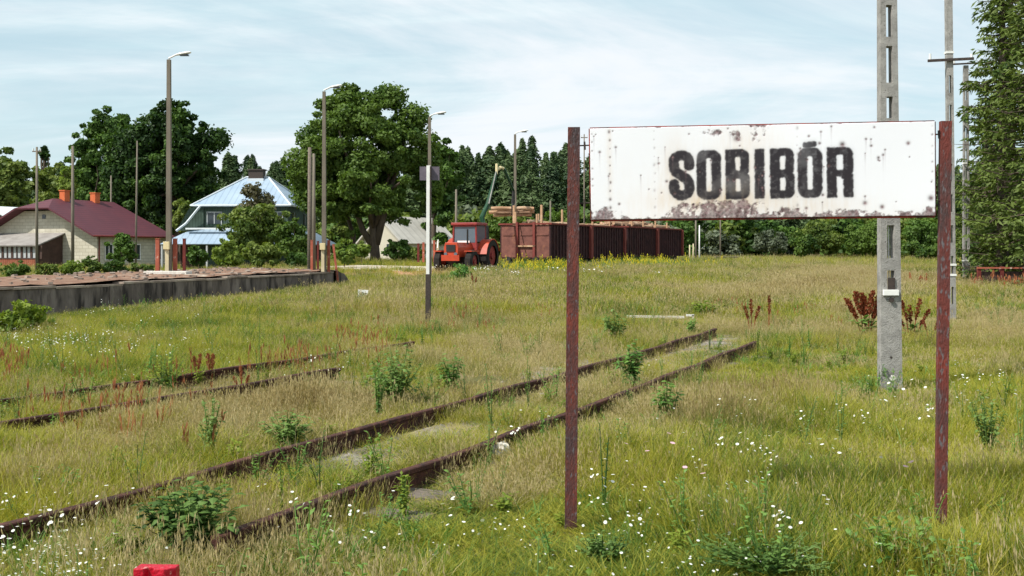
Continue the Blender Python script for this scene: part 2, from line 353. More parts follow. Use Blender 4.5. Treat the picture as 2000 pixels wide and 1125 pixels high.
# ------------------------------------------------------------------ railway tracks
RPX = [[(0, 1022), (160, 979), (330, 938), (610, 866), (816, 809), (1037, 741), (1180, 703), (1400, 641)],
       [(440, 1038), (470, 1028), (678, 957), (851, 894), (952, 864), (1103, 809), (1244, 753), (1315, 726), (1477, 665)],
       [(0, 778), (180, 757), (420, 722), (570, 700), (710, 680), (780, 671)], [(0, 824), (50, 815), (370, 765), (540, 738), (620, 724)]]
def fitline(pix):
    P = np.array([G(a, b, .17) for a, b in pix]); c = P.mean(0); u = np.linalg.svd(P-c)[2][0]; u = u*(1 if u[1] > 0 else -1); n = np.array([u[1], -u[0]])
    t = (P-c)@u; s_ = (P-c)@n; k = np.polyfit(t, s_, 2)
    def at(tt): q = c+u*tt+n*np.polyval(k, tt); return q
    return at, t.min(), t.max()
RL = []
for pix, e0, e1 in zip(RPX, (1.5, .1, 1.5, 0), (0, 0, .5, .5)):
    at, ta, tb = fitline(pix); ta -= e0; tb += e1; n_ = int((tb-ta)/.25); RL.append(np.array([at(ta+(tb-ta)*i/n_) for i in range(n_+1)]))
RAILS = [(Vector(p[0]), Vector(p[-1])) for p in RL]
profile = [(-.07, 0), (.07, 0), (.07, .012), (.015, .03), (.012, .12), (.035, .135), (.036, .165), (.028, .172), (-.028, .172), (-.036, .165), (-.035, .135), (-.012, .12), (-.015, .03), (-.07, .012)]
def rail(P, name, parent):
    mb = MB(); k = len(profile); n = len(P)-1
    for i, p in enumerate(P):
        t_ = P[min(i+1, n)]-P[max(i-1, 0)]; t_ = t_/np.hypot(*t_); side = (t_[1], -t_[0]); z = Tz(*p)-.004+.006*math.sin(i*.43)
        for q in profile: mb.v.append((p[0]+side[0]*q[0], p[1]+side[1]*q[0], z+q[1]))
    for i in range(n):
        for j in range(k): mb.f.append((i*k+j, i*k+(j+1) % k, (i+1)*k+(j+1) % k, (i+1)*k+j))
    mb.f.append(tuple(range(k))[::-1]); mb.f.append(tuple(n*k+j for j in range(k)))
    return mb.build(name, M['rust_rail'], parent)
def track(i, j, label, group, sl0, sl1, sleepers=True):
    root = thing('railway_track', (0, 0, 0), 0, label, 'railway track', group)
    rail(RL[i], 'rail', root); rail(RL[j], 'rail', root)
    a, b = RAILS[i]; u = (b-a).normalized(); c2 = RAILS[j][0]; side = (c2-a)-u*((c2-a).dot(u)); gauge = side.length; side.normalize()
    t = sl0
    while t < sl1:
        c = a+u*t+side*(gauge/2); mb = MB(); ln = 2.45
        mb.box((0, 0, 0), (ln, .24, .12)); o = mb.build('sleeper', M['wood_old'], root, bevel=.015)
        o.location = (c.x+rnd.uniform(-.03, .03), c.y, Tz(c.x, c.y)-.05+rnd.uniform(-.012, .01)); o.rotation_euler = (rnd.uniform(-.02, .02), 0, math.atan2(side.y, side.x)+rnd.uniform(-.03, .03))
        t += .62
track(0, 1, 'rusty overgrown track nearest the sign, running behind its left post', 'disused tracks', 2.6, 18.5)
track(2, 3, 'rusty track further left, almost swallowed by grass and red sorrel', 'disused tracks', 1, 6)
def rail_dist(x, y):
    best = np.full(np.shape(x), 99.)
    for P in RL:
        for k in range(0, len(P), 1): best = np.minimum(best, np.hypot(x-P[k, 0], y-P[k, 1]))
    return best
def between(x, y, i, j):
    a, b = RAILS[i]; u = (b-a).normalized(); c2 = RAILS[j][0]; side = (c2-a)-u*((c2-a).dot(u)); g = side.length; side.normalize()
    s = (x-a.x)*side.x+(y-a.y)*side.y; t = (x-a.x)*u.x+(y-a.y)*u.y
    return (s > -.1) & (s < g+.1) & (t > 0) & (t < (b-a).length)
# gravelly bare bed between the rails
M['ballast'] = surf('old_ballast', [(.12, .1, .085), (.25, .22, .19), (.4, .37, .33)], scale=9, rough=1, bump=1, bscale=40, spots=(1.5, (.3, .23, .13), .5, .62))
a0, b0 = RAILS[0]; a1, b1 = RAILS[1]; u0 = (b0-a0).normalized(); sd = Vector((u0.y, -u0.x)) if (a1-a0).dot(Vector((u0.y, -u0.x))) > 0 else Vector((-u0.y, u0.x))
def tr(t, s): p = a0+u0*t+sd*s; return (p.x, p.y)
tag(patch('ballast_ground', blob([tr(4.4, .12), tr(8, .1), tr(13, .12), tr(19, .1), tr(19, 1.4), tr(12, 1.42), tr(8, 1.42), tr(5, 1.3)], .06, 5), M['ballast'], .014), kind='structure')
tag(patch('ballast_ground', blob([tr(10.2, -.15), tr(14, -.15), tr(14, -.8), tr(12, -1.3), tr(10.6, -.8)], .1, 4), M['ballast'], .014), kind='structure')
mb = MB()
for i in range(420):
    t = rnd.uniform(4, 19); s = rnd.uniform(-.9, 1.5) if rnd.random() < .25 else rnd.uniform(.1, 1.4); x, y = tr(t, s); r = rnd.uniform(.012, .035)
    i0 = len(mb.v)
    for k in range(6):
        d = [(1, 0, 0), (-1, 0, 0), (0, 1, 0), (0, -1, 0), (0, 0, 1), (0, 0, -1)][k]
        mb.v.append((x+d[0]*r*rnd.uniform(.7, 1.3), y+d[1]*r*rnd.uniform(.7, 1.3), Tz(x, y)+.012+d[2]*r*.8))
    for a, b in ((0, 2), (2, 1), (1, 3), (3, 0)): mb.f.append((i0+a, i0+b, i0+4)); mb.f.append((i0+b, i0+a, i0+5))
tag(mb.build('gravel', M['ballast']), 'loose grey stones scattered between the rusty rails', 'gravel', kind='stuff')

# ------------------------------------------------------------------ old platform
def platform():
    root = thing('station_platform', (0, 0, 0), 0, 'long low platform with a stained concrete wall and reddish rubble top', 'platform')
    def pt(s, t, z): return (PLAT0[0]+PLATU[0]*t-PLATU[1]*s, PLAT0[1]+PLATU[1]*t+PLATU[0]*s, z)
    def top(s, t): return float(np.interp(t, [-14, 0, 15.2], [.93, .94, 1.02]))+.018*s
    tb = MB(); ss = [0.18, 1, 2, 3, 4.2]; ts = list(np.linspace(-14, 15.1, 60)); idx = {}
    for i, t in enumerate(ts):
        for j, s in enumerate(ss): idx[i, j] = len(tb.v); tb.v.append(pt(s, t, top(s, t)+.02+rnd.uniform(-.02, .03)))
        idx[i, 5] = len(tb.v); tb.v.append(pt(5.2, t, .2))
    for i in range(len(ts)-1):
        for j in range(5): tb.f.append((idx[i, j], idx[i+1, j], idx[i+1, j+1], idx[i, j+1]))
    tb.build('rubble_surface', M['platform_top'], root)
    wb = MB(); n = 60
    for i in range(n):
        t0 = -14+29.2*i/n; t1 = -14+29.2*(i+1)/n
        for (sa, sb) in ((0, .3),):
            for (ta, tb_) in ((t0, t1),):
                i0 = len(wb.v)
                for (s, t, z) in ((0, ta, -.1), (0, tb_, -.1), (0, tb_, top(0, tb_)-.07), (0, ta, top(0, ta)-.07)): wb.v.append(pt(s, t, z))
                wb.f.append((i0, i0+1, i0+2, i0+3))
    wb.poly([pt(0, 15.2, -.1), pt(6, 15.2, -.1), pt(6, 15.2, 1.1), pt(0, 15.2, .94)])
    wb.build('retaining_wall', M['platform_wall'], root)
    cb = MB(); t = -14.0
    while t < 15.1:
        ln = min(rnd.uniform(1.1, 1.6), 15.2-t); z = top(0, t)-.045+rnd.uniform(-.035, .02); o = rnd.uniform(-.04, .02)
        c = Vector(pt(.13-o, t+ln/2, z)); cb.box(c, (.36, ln-.02, .055), rz=-math.atan2(PLATU[0], PLATU[1])+rnd.uniform(-.004, .004), ry=rnd.uniform(-.03, .03)); t += ln
    cb.build('coping_stones', M['coping'], root)
    for k in (1, 4, 5, 8):                              # buttress joints in the wall
        t = -10+k*2.9
        c = Vector(pt(-.03, t, .4)); MB().box(c, (.03, .05, .9), rz=-math.atan2(PLATU[0], PLATU[1])).build('wall_rib', M['platform_wall'], root)
    # crumbled slope at the far end
    rb = MB(); 
    for i in range(5):
        pass
    hb = MB(); R_ = 9; S_ = 12
    for i in range(R_+1):
        for j in range(S_+1):
            t = 15.2+1.6*i/R_; s = -.1+6*j/S_; z = (top(0, 15)+.02)*(1-(i/R_)**1.6)+.25*(i/R_)+rnd.uniform(-.06, .06); hb.v.append(pt(s+rnd.uniform(-.05, .05), t, z))
    for i in range(R_):
        for j in range(S_): q = i*(S_+1)+j; hb.f.append((q, q+1, q+S_+2, q+S_+1))
    hb.poly([hb.v[i*(S_+1)] for i in range(R_+1)]+[pt(-.1, 16.8, -.1), pt(-.1, 15.2, -.1)])
    hb.build('collapsed_end', M['platform_wall'], root)
    # rubble bits along the top
    g = MB()
    for i in range(260):
        s = rnd.uniform(.2, 4.5); t = rnd.uniform(-9, 15); r = rnd.uniform(.03, .09); c = Vector(pt(s, t, top(s, t)+.03)); g.box(c, (r*2, r*1.5, r), rz=rnd.uniform(0, 3), rx=rnd.uniform(-.3, .3))
    tag(g.build('loose_rubble', M['coping'], root), kind='stuff')
    return pt, top
plat_pt, plat_top = platform()
def on_plat(px, d):
    x = X(px, d); s, t = plat_st(x, d); return x, d, plat_top(float(s), float(t))
mb = MB(); xx, yy, zz_ = on_plat(328, 35.2); mb.box((xx, yy, zz_+.07), (1.45, .5, .1), rz=-.1)
tag(mb.build('concrete_slab', M['stone_white'], bevel=.01), 'white concrete slab lying on the platform below the first lamp', 'slab')

# ------------------------------------------------------------------ lamps and poles
def lamp(px, d, ztop, base, arm, w0, w1, label, box=True, lean=0.0):
    x = X(px, d); root = thing('street_lamp', (x, d, base), 0, label, 'street lamp', 'concrete station lamps')
    h = ztop-base; b = MB()
    i0 = 0
    for (z, ww) in ((-.3, w0), (h, w1)):
        for sx, sy in ((-1, -1), (1, -1), (1, 1), (-1, 1)): b.v.append((sx*ww/2+lean*z, sy*ww/2, z))
    b.f += [(0, 1, 5, 4), (1, 2, 6, 5), (2, 3, 7, 6), (3, 0, 4, 7), (4, 5, 6, 7)]
    b.build('pole', M['concrete_far'], root)
    n_ = int(h/1.1)
    for k in range(n_): MB().box((lean*(k+.7), -w0/2+.01-(w0-w1)*-.5*(k+.7)/n_/1.0*.9, .9+k*1.05), (w1*.28, .012, .5)).build('recess_shade', M['bark'], root)  # flat dark plates: shade of the pole recesses put into their colour
    a = MB().tube([(lean*h, 0, h-.1), (lean*h, 0, h+.05), (lean*h+.25, 0, h+.17), (lean*h+.5, 0, h+.22)], .03, 8); a.build('arm', M['lamp_white'], root)
    hd = MB(); n = 10; secs = [(.28, .03), (.36, .07), (.55, .1), (.8, .11), (.98, .08), (1.04, .02)]
    sc_ = arm
    for k, (u, r) in enumerate(secs):
        for j in range(n): t = 2*math.pi*j/n; hd.v.append((lean*h+u*sc_, r*1.2*math.cos(t)*sc_, h+.12+u*.12+r*.8*math.sin(t)*(1 if math.sin(t) > 0 else .6)*sc_))
    for k in range(len(secs)-1):
        for j in range(n): a_ = k*n+j; b_ = k*n+(j+1) % n; hd.f.append((a_, b_, b_+n, a_+n))
    hd.f.append(tuple(range(n))[::-1]); hd.f.append(tuple((len(secs)-1)*n+j for j in range(n)))
    H = hd.build('lamp_head', M['lamp_white'], root, smooth=True)
    MB().box((lean*h+.72*sc_, 0, h+.15), (.4*sc_, .14*sc_, .05)).build('lens', M['glass'], H)
    if box:
        MB().box((-.03, -w0/2-.07, .95), (.2, .13, .26)).build('fuse_box', M['box_yellow'], root, bevel=.01)
        MB().box((-.03, -w0/2-.03, .4), (.12, .05, .84)).build('cable_guard', M['sandstone'], root)
    return root
lx, ly, lz = on_plat(330, 36)
lamp(330, 36, 8.2, lz, .72, .17, .12, 'tallest and leftmost lamp, on the platform beside the red roofed house')
lx, ly, lz = on_plat(633, 41.5)
lamp(633, 41.5, 7.95, lz, .68, .17, .115, 'lamp at the platform end, left of the broad tree trunk')
lamp(839, 51.5, 8.2, Tz(X(839, 51.5), 51.5), .78, .2, .13, 'lamp rising behind the slim post with the dark square plate', box=False)
lamp(1006, 66, 8.95, Tz(X(1006, 66), 66), .78, .2, .14, 'farthest lamp, behind the front log wagon', box=False)

def plain_pole(name, px, d, ytop, wdt, label, cat='pole', mat='concrete_far', group='plain poles', lean=0, ybase=None, cap=None, cols=8):
    x = X(px, d); zb = Tz(x, d); h = CH-(ytop-HZ)/F*d-zb
    root = thing(name, (x, d, zb), 0, label, cat, group)
    MB().tube([(0, 0, -.3), (lean*h*.5, 0, h*.5), (lean*h, 0, h)], [wdt/2*1.1, wdt/2, wdt/2*.75], cols).build('shaft', M[mat], root, smooth=True)
    if cap == 'arm':
        MB().box((lean*h, 0, h-.25), (.5, .06, .06)).build('crossarm', M['wood_old'], root)
        for sx in (-.2, .2): MB().tube([(lean*h+sx, 0, h-.22), (lean*h+sx, 0, h-.08)], .03, 6).build('insulator', M['lamp_white'], root)
    return root
plain_pole('wooden_pole', 72, 60, 287, .16, 'brown wooden pole in front of the glazed porch', cap='arm')
plain_pole('concrete_pole', 142, 62, 285, .19, 'grey pole in front of the cream gable wall')
plain_pole('wooden_pole', 217, 105, 343, .2, 'short pole showing above the red roof ridge')
plain_pole('wooden_pole', 265, 84, 275, .15, 'thin dark pole before the big dark tree crown', lean=.012)
plain_pole('wooden_pole', 605, 47, 288, .2, 'wooden pole left of the lamp at the platform end, darker of a pair', mat='wood_old')
plain_pole('wooden_pole', 613, 50, 300, .16, 'paler wooden pole close behind its darker twin beside the blue roof')
plain_pole('concrete_pole', 891, 66, 370, .16, 'pale pole just left of the red tractor cab')
plain_pole('wooden_pole', 1075, 85, 392, .16, 'short pale pole above the front wagon, left of the rusty sign post')
plain_pole('concrete_pole', 1141, 78, 262, .11, 'thin pole seen in the gap between the left sign post and the board', cap='arm')
plain_pole('concrete_pole', 1359, 95, 420, .17, 'thicker of two grey poles just right of the last wagon')
plain_pole('wooden_pole', 1407, 95, 410, .13, 'lone thin pole against the dark woods below the letters')
plain_pole('concrete_pole', 1366, 92, 440, .12, 'short pale pole right beside the grey pole past the wagons', mat='white_paint')
for k, (px, yt) in enumerate(((1347, 478), (1354, 476))):
    plain_pole('marker_post', px, 88, yt, .12, ['stubby cream marker post past the wagons, left one', 'stubby cream marker post past the wagons, right one'][k], 'post', 'sandstone', 'marker posts')

# white lit post with dark back of a square plate
px, d = 837, 25.0; x = X(px, d); zb = Tz(x, d); h = CH-(325-HZ)/F*d-zb
r_ = thing('sign_post', (x, d, zb), 0, 'slim white and rust post carrying a dark square plate, mid field', 'sign post')
MB().prism([(-.045, -.045), (.045, -.045), (.045, .045), (-.045, .045)], (-.01, 0, 1.15), (.0, 0, h+.02), up=(0, 1, 0)).build('upper_post', M['white_paint'], r_)
MB().prism([(-.055, -.055), (.055, -.055), (.055, .055), (-.055, .055)], (-.02, 0, -.2), (-.01, 0, 1.145), up=(0, 1, 0)).build('lower_post', M['iron'], r_)
MB().prism([(-.0, -.05), (.03, -.05), (.03, .05), (0, .05)], (.048, 0, -.1), (.062, 0, h), up=(0, 1, 0)).build('shade_edge_strip', M['iron'], r_)  # dark strip added along the right edge as the post's shaded side
MB().box((.02, .06, h-.16), (.46, .015, .32)).build('plate', M['sign_back'], r_)

# concrete ladder poles
def ladder_pole(px, d, ybase_sink, ztop, w0, w1, label, holes, bands, lean, depth=.12, mat='concrete', box=False, arm=None):
    x = X(px, d); zb = Tz(x, d)
    root = thing('concrete_mast', (x, d, zb), 0, label, 'utility mast', 'slotted concrete masts'); h = ztop-zb
    wid = lambda z: w0+(w1-w0)*z/h
    cx = lambda z: lean*z
    zs = [-.3]; segs = []
    for a, b in holes: segs.append((zs[-1], a, False)); segs.append((a, b, True)); zs.append(b)
    segs.append((zs[-1], h, False)); b_ = MB()
    def block(xa0, xb0, xa1, xb1, z0, z1):
        i = len(b_.v)
        for (z, xa, xb) in ((z0, xa0, xb0), (z1, xa1, xb1)): b_.v += [(xa, -depth/2, z), (xb, -depth/2, z), (xb, depth/2, z), (xa, depth/2, z)]
        b_.f += [(i, i+1, i+5, i+4), (i+1, i+2, i+6, i+5), (i+2, i+3, i+7, i+6), (i+3, i, i+4, i+7), (i+4, i+5, i+6, i+7), (i+3, i+2, i+1, i)]
    for z0, z1, hole in segs:
        c0, c1, h0, h1 = cx(z0), cx(z1), wid(z0)/2, wid(z1)/2
        if hole:
            block(c0-h0, c0-h0*.36, c1-h1, c1-h1*.36, z0, z1); block(c0+h0*.36, c0+h0, c1+h1*.36, c1+h1, z0, z1)
        else: block(c0-h0, c0+h0, c1-h1, c1+h1, z0, z1)
    b_.build('mast', M[mat], root)
    for z in bands: MB().box((cx(z), 0, z), (wid(z)+.03, depth+.03, .05)).build('white_band', M['white_paint'], root)
    if arm:
        MB().box((cx(arm), -.1, arm), (1.1, .06, .06), ry=-.05).build('crossarm', M['iron'], root)
        for sx in (-.5, .5): MB().tube([(cx(arm)+sx, -.1, arm), (cx(arm)+sx, -.1, arm+.14)], .03, 6).build('insulator', M['lamp_white'], root)
    return root
D1 = 13.9; k1 = D1/F
Z = lambda py: CH-(py-HZ)*k1-Tz(X(1738, D1), D1)
mast = ladder_pole(1738, D1, 0, CH+560*k1, .275, .205, 'massive slotted concrete mast standing behind the sign board',
    [(Z(570), Z(528)), (Z(504), Z(440)), (Z(232), Z(190)), (Z(163), Z(92)), (Z(74), Z(12)), (Z(-8), Z(-60))], [], -.0075, depth=.15)
MB().box((-.02, -.095, Z(571)), (.2, .04, .075)).build('white_bracket', M['white_paint'], mast, bevel=.005)
MB().tube([(-.01, -.11, Z(585)), (-.01, -.06, Z(585))], .03, 10).build('lock', M['iron'], mast)
MB().tube([(-.01, -.078, Z(697)), (-.01, -.07, Z(697))], .016, 10).build('bolt_hole', M['iron'], mast)
MB().tube([(0.01, -.082, Z(738)), (0.01, -.07, Z(738))], [.035, .05], 10).build('lime_spot', M['stone_white'], mast)
MB().box((-.01, -.085, Z(555)), (.09, .02, .17)).build('meter_plate', M['iron'], mast)
MB().tube([(-.01, 0, Z(570)), (-.018, 0, Z(440))], .008, 6).build('earth_cable', M['lamp_white'], mast)
D2 = 26.; zb2 = Tz(X(1858, D2), D2); Z2 = lambda py: CH-(py-HZ)*D2/F-zb2
ladder_pole(1859, D2, 0, CH+560*D2/F, .17, .15, 'tall slim mast directly behind the right sign post',
    [(Z2(y+34), Z2(y)) for y in (560, 500, 440, 380, 320, 262, 205, 148)], [Z2(103), Z2(517), Z2(537)], -.0105, mat='concrete', arm=Z2(118))
D3 = 43.; zb3 = Tz(X(1886, D3), D3); Z3 = lambda py: CH-(py-HZ)*D3/F-zb3
ladder_pole(1887, D3, 0, CH-(128-HZ)*D3/F, .27, .18, 'shorter mast with white bands in front of the big conifers',
    [(Z3(y+26), Z3(y)) for y in (470, 436, 400, 365, 330, 290, 250, 210, 170)], [Z3(225), Z3(319), Z3(433), Z3(509)], -.002, arm=Z3(125))

# red posts by the platform lamps
def red_post(px, d, y0, y1, wd, label, mat='brickred', lean=0, grp='red railing posts'):
    x = X(px, d); k = d/F; z0 = CH-(y1-HZ)*k; z1 = CH-(y0-HZ)*k
    r = MB().box((0, 0, 0), (wd, wd, z1-z0)).box((0, 0, (z1-z0)/2+.012), (wd*1.25, wd*1.25, .02)); o = r.build('railing_post', M[mat]); o.location = (x, d, (z0+z1)/2); o.rotation_euler = (0, lean, 0)
    tag(o, label, 'post', grp); return o
def RP(px, d, y0, wd, label, **k):
    x = X(px, d); s, t = plat_st(x, d); z = plat_top(float(s), float(t)) if t < 15.2 and 0 < s < 5.5 else Tz(x, d)
    return red_post(px, d, y0, HZ+(CH-z+.05)*F/d, wd, label, **k)
RP(308, 36.3, 467, .12, 'brick red post left of the first platform lamp')
RP(342, 36.2, 467, .12, 'brick red and white post right of the first platform lamp')
RP(360, 36.6, 467, .09, 'dark maroon post, right of the brick red pair at the first lamp', mat='darkred')
RP(609, 41.6, 470, .09, 'dark red post at the foot of the brown wooden pole')
RP(621, 41.9, 472, .07, 'thin rust post between wooden pole and second lamp', mat='darkred')
RP(642, 41.7, 470, .1, 'brick red post right behind the second platform lamp')
RP(656, 42.2, 478, .08, 'thin leaning red and white post past the platform end', lean=-.12)
for k, (px, yt, m_) in enumerate(((817, 476, 'darkred'), (827, 474, 'brickred'), (848, 470, 'brickred'), (855, 472, 'sandstone'))):
    red_post(px, 62, yt, 512, .12, ['thin dark post left of the slim white field post, far side', 'rusty post immediately left of the slim white field post', 'rusty post immediately right of the slim white field post', 'cream topped post, second right of the slim white field post'][k], mat=m_, grp='yard gate posts')

# ------------------------------------------------------------------ station sign
def sign():
    dl, dr = 6.9, 6.74
    pl = Vector((X(1114, dl), dl, 0)); pr = Vector((X(1838, dr), dr, 0))
    root = thing('station_sign', (pl.x, pl.y, 0), 0, 'rusty white station sign board reading SOBIBÓR on two posts', 'station sign')
    inv = Matrix.Translation(-Vector((pl.x, pl.y, 0)))
    tl = W(1121, 248, dl); trt = W(1849, 236, dr)
    e = (pr-pl).normalized(); nrm = Vector((e.y, -e.x, 0))
    def post(base, topp, mat, wd):
        b = base.copy(); b.z = -.25
        d = (topp-b).normalized(); b = b; p = MB()
        prof = [(-wd/2, 0), (wd/2, 0), (wd/2, .006), (.006, .006), (.006, .05), (-.006, .05), (-.006, .006), (-wd/2, .006)]
        # channel: flat web to the viewer, two short flanges behind
        t = .007; fl = .045
        prof = [(-wd/2, 0), (wd/2, 0), (wd/2, fl), (wd/2-t, fl), (wd/2-t, t), (-wd/2+t, t), (-wd/2+t, fl), (-wd/2, fl)]
        i = 0; side = e
        for q in (b, topp):
            for s, o in prof: p.v.append(tuple(inv@(q+side*s-nrm*o)))
        n = len(prof); p.f.append(tuple(range(n))); p.f.append(tuple(range(n, 2*n))[::-1])
        for j in range(n): p.f.append((j, n+j, n+(j+1) % n, (j+1) % n))
        return p.build('post', mat, root)
    post(pl, tl, M['post_rust'], .078); post(pr, trt, M['post_rust2'], .066)
    # board corners
    dbl = dl-.02; dbr = dr-.02
    f_ = lambda px: dbl+(dbr-dbl)*(px-1121)/(1849-1121)
    BL = W(1155, 429, f_(1155)); BR = W(1827, 421, f_(1827)); TL = W(1152, 251, f_(1152)); TR = W(1826, 237, f_(1826))
    nx, nz = 620, 168
    u = np.linspace(0, 1, nx); v = np.linspace(0, 1, nz); U, V = np.meshgrid(u, v)
    A = lambda p: np.array(inv@p)
    Pp = (A(BL)[None, None]*((1-U)*(1-V))[..., None]+A(BR)[None, None]*(U*(1-V))[..., None]+A(TL)[None, None]*((1-U)*V)[..., None]+A(TR)[None, None]*(U*V)[..., None])
    Pp = Pp-np.array(nrm)[None, None]*(.004*np.sin(U*9)*np.sin(V*3+.4))[..., None]
    q_ = np.arange(nx*nz).reshape(nz, nx); quads = np.stack([q_[:-1, :-1], q_[:-1, 1:], q_[1:, 1:], q_[1:, :-1]], -1).reshape(-1, 4)
    # letters drawn as distance fields in photo pixel units on the board (x 1152..1826, y down 0..184)
    bx = 1152+U*674; by = (1-V)*184
    rs = np.random.default_rng(5)
    def vnoise(sx, sy, oct=4, seed=0):
        r = np.random.default_rng(seed); tot = np.zeros_like(U); amp = 1; s = 0
        for o in range(oct):
            gw, gh = int(674/sx*2**o)+3, int(184/sy*2**o)+3; g = r.random((gh, gw)); fx = (bx-1152)/sx*2**o; fy = by/sy*2**o
            ix = fx.astype(int); iy = fy.astype(int); tx = fx-ix; ty = fy-iy; tx = tx*tx*(3-2*tx); ty = ty*ty*(3-2*ty)
            tot += amp*((g[iy, ix]*(1-tx)+g[iy, ix+1]*tx)*(1-ty)+(g[iy+1, ix]*(1-tx)+g[iy+1, ix+1]*tx)*ty); s += amp; amp *= .55
        return tot/s
    n1 = vnoise(14, 14, 4, 1); n2 = vnoise(6, 6, 3, 2); n3 = vnoise(60, 60, 4, 3); n4 = vnoise(5, 26, 3, 4)
    def rbox(x0, x1, y0, y1, r):
        cx, cy = (x0+x1)/2, (y0+y1)/2; hx, hy = (x1-x0)/2-r, (y1-y0)/2-r
        dx = np.abs(lx-cx)-hx; dy = np.abs(ly-cy)-hy
        return np.hypot(np.maximum(dx, 0), np.maximum(dy, 0))+np.minimum(np.maximum(dx, dy), 0)-r
    sub = lambda a, b: np.maximum(a, -b)
    uni = np.minimum
    # base line follows the slightly rising board: letters span y 51..149 at left, less at right
    lx = bx; ly = by+(bx-1490)*.004
    y0, y1 = 48, 146; mid = (y0+y1)/2
    def capsule(ax, ay, bx_, by_, r):
        vx, vy = bx_-ax, by_-ay; t = np.clip(((lx-ax)*vx+(ly-ay)*vy)/(vx*vx+vy*vy), 0, 1); return np.hypot(lx-ax-t*vx, ly-ay-t*vy)-r
    def O(x0, x1): return sub(rbox(x0, x1, y0, y1, 17), rbox(x0+17.5, x1-17.5, y0+15, y1-15, 5))
    def B(x0, x1):
        o = uni(rbox(x0, x0+20, y0, y1, 2), uni(rbox(x0+2, x1-1, y0, mid+4, 14), rbox(x0+2, x1, mid-4, y1, 14)))
        return sub(sub(o, rbox(x0+18, x1-17, y0+14, mid-7, 4)), rbox(x0+18, x1-17, mid+8, y1-14, 4))
    def R(x0, x1):
        o = uni(rbox(x0, x0+18, y0, y1, 1), rbox(x0+2, x1, y0, mid+8, 14)); o = uni(o, uni(rbox(x1-18, x1, mid+4, y1, 2), rbox(x1-22, x1-2, mid-6, mid+14, 6)))
        return sub(o, rbox(x0+18, x1-18, y0+14, mid-4, 4))
    def S(x0, x1):
        pts = [(x1-9, y0+30)]; r = 9.5; xm = (x0+x1)/2
        for k in range(9): t = math.pi*k/8; pts.append((xm+(x1-9-xm)*math.cos(t), y0+22-13*math.sin(t)))
        pts += [(x0+9, y0+34), (x0+14, mid-6), (x1-14, mid+8), (x1-9, y1-32)]
        for k in range(9): t = math.pi*k/8; pts.append((xm+(x1-9-xm)*math.cos(t), y1-22+13*math.sin(t)))
        pts.append((x0+9, y1-32)); dd = None
        for a, b in zip(pts, pts[1:]):
            c = capsule(*a, *b, r); dd = c if dd is None else uni(dd, c)
        return dd
    sd = S(1309, 1357)
    for g in (O(1363, 1410), B(1420, 1466), rbox(1477, 1495, y0, y1, 2), B(1507, 1554), O(1561, 1608), R(1618, 1668)): sd = uni(sd, g)
    sd = uni(sd, capsule(1577, y0-6, 1592, y0-8, 5.5))               # accent
    ink = 1/(1+np.exp((sd-1.1+(n2-.5)*2.6)/.55))
    inner = ink*(1-np.clip((n3-.55)*.6, 0, .12))*(1-.12*np.clip(n2-.55, 0, 1)*2)
    halo = np.exp(-np.maximum(sd, 0)/2.6)*.3*(.3+1.2*n2)
    ink = np.clip(np.maximum(inner, halo*(1-ink)), 0, 1)
    # rust: bottom band, corners, top centre patches, spots, streaks
    def bump_(cx, cy, rx, ry): return np.exp(-(((bx-cx)/rx)**2+((by-cy)/ry)**2))
    dens = .95*np.exp(-(184-by)/7.5)+.62*np.exp(-by/3.5)*(.4+1.1*n3)+.5*np.exp(-(bx-1152)/4.)+.45*np.exp(-(1826-bx)/4.)
    for (cx, cy, rx, ry, a) in ((1180, 168, 22, 22, .65), (1215, 165, 12, 16, .45), (1330, 168, 36, 20, .62), (1400, 160, 60, 22, .5), (1450, 158, 50, 25, .46), (1540, 172, 40, 14, .58), (1630, 176, 30, 12, .6), (1700, 176, 45, 10, .5), (1812, 172, 10, 14, .85), (1770, 178, 30, 8, .4),
                            (1400, 14, 52, 13, .72), (1444, 26, 10, 14, .8), (1490, 20, 24, 22, .75), (1295, 12, 24, 14, .42), (1478, 34, 8, 20, .5), (1310, 92, 22, 26, .4), (1410, 165, 90, 14, .35)):
        dens = dens+a*bump_(cx, cy, rx, ry)
    rust = sstep(.52, .8, dens*(.1+1.5*n1)+(n2-.5)*.5)*(.6+.5*n2)
    for k in range(70):
        cx = rs.uniform(1160, 1820); cy = rs.uniform(6, 178); r = rs.uniform(1.2, 3.0); rust = np.maximum(rust, .95*np.exp(-(((bx-cx)/r)**2+((by-cy)/r)**2)))
        if k % 2 == 0: rust = np.maximum(rust, .5*np.exp(-((bx-cx)/1.4)**2)*np.clip((by-cy)/3, 0, 1)*np.exp(-np.maximum(by-cy, 0)/14))
    for cx in (1191, 1280, 1560):
        for cy in range(8, 180, 17):
            r = 2.2*rs.uniform(.4, 1.3); rust = np.maximum(rust, (.85 if cx == 1191 else .4)*np.exp(-(((bx-cx-rs.uniform(-1, 1))/r)**2+((by-cy)/(r*1.3))**2)))
    for (cx, cy, r) in ((1648, 42, 5), (1443, 26, 6), (1775, 42, 3.5), (1724, 166, 4), (1691, 158, 4), (1408, 172, 6), (1470, 176, 5), (1818, 150, 5)): rust = np.maximum(rust, np.exp(-(((bx-cx)/r)**2+((by-cy)/r)**2)*.9))
    for cy in range(10, 180, 18):
        for cx in (1156, 1821): rust = np.maximum(rust, rs.uniform(0, .8)*np.exp(-((bx-cx)**2+(by-cy-rs.uniform(-3, 3))**2)/4))
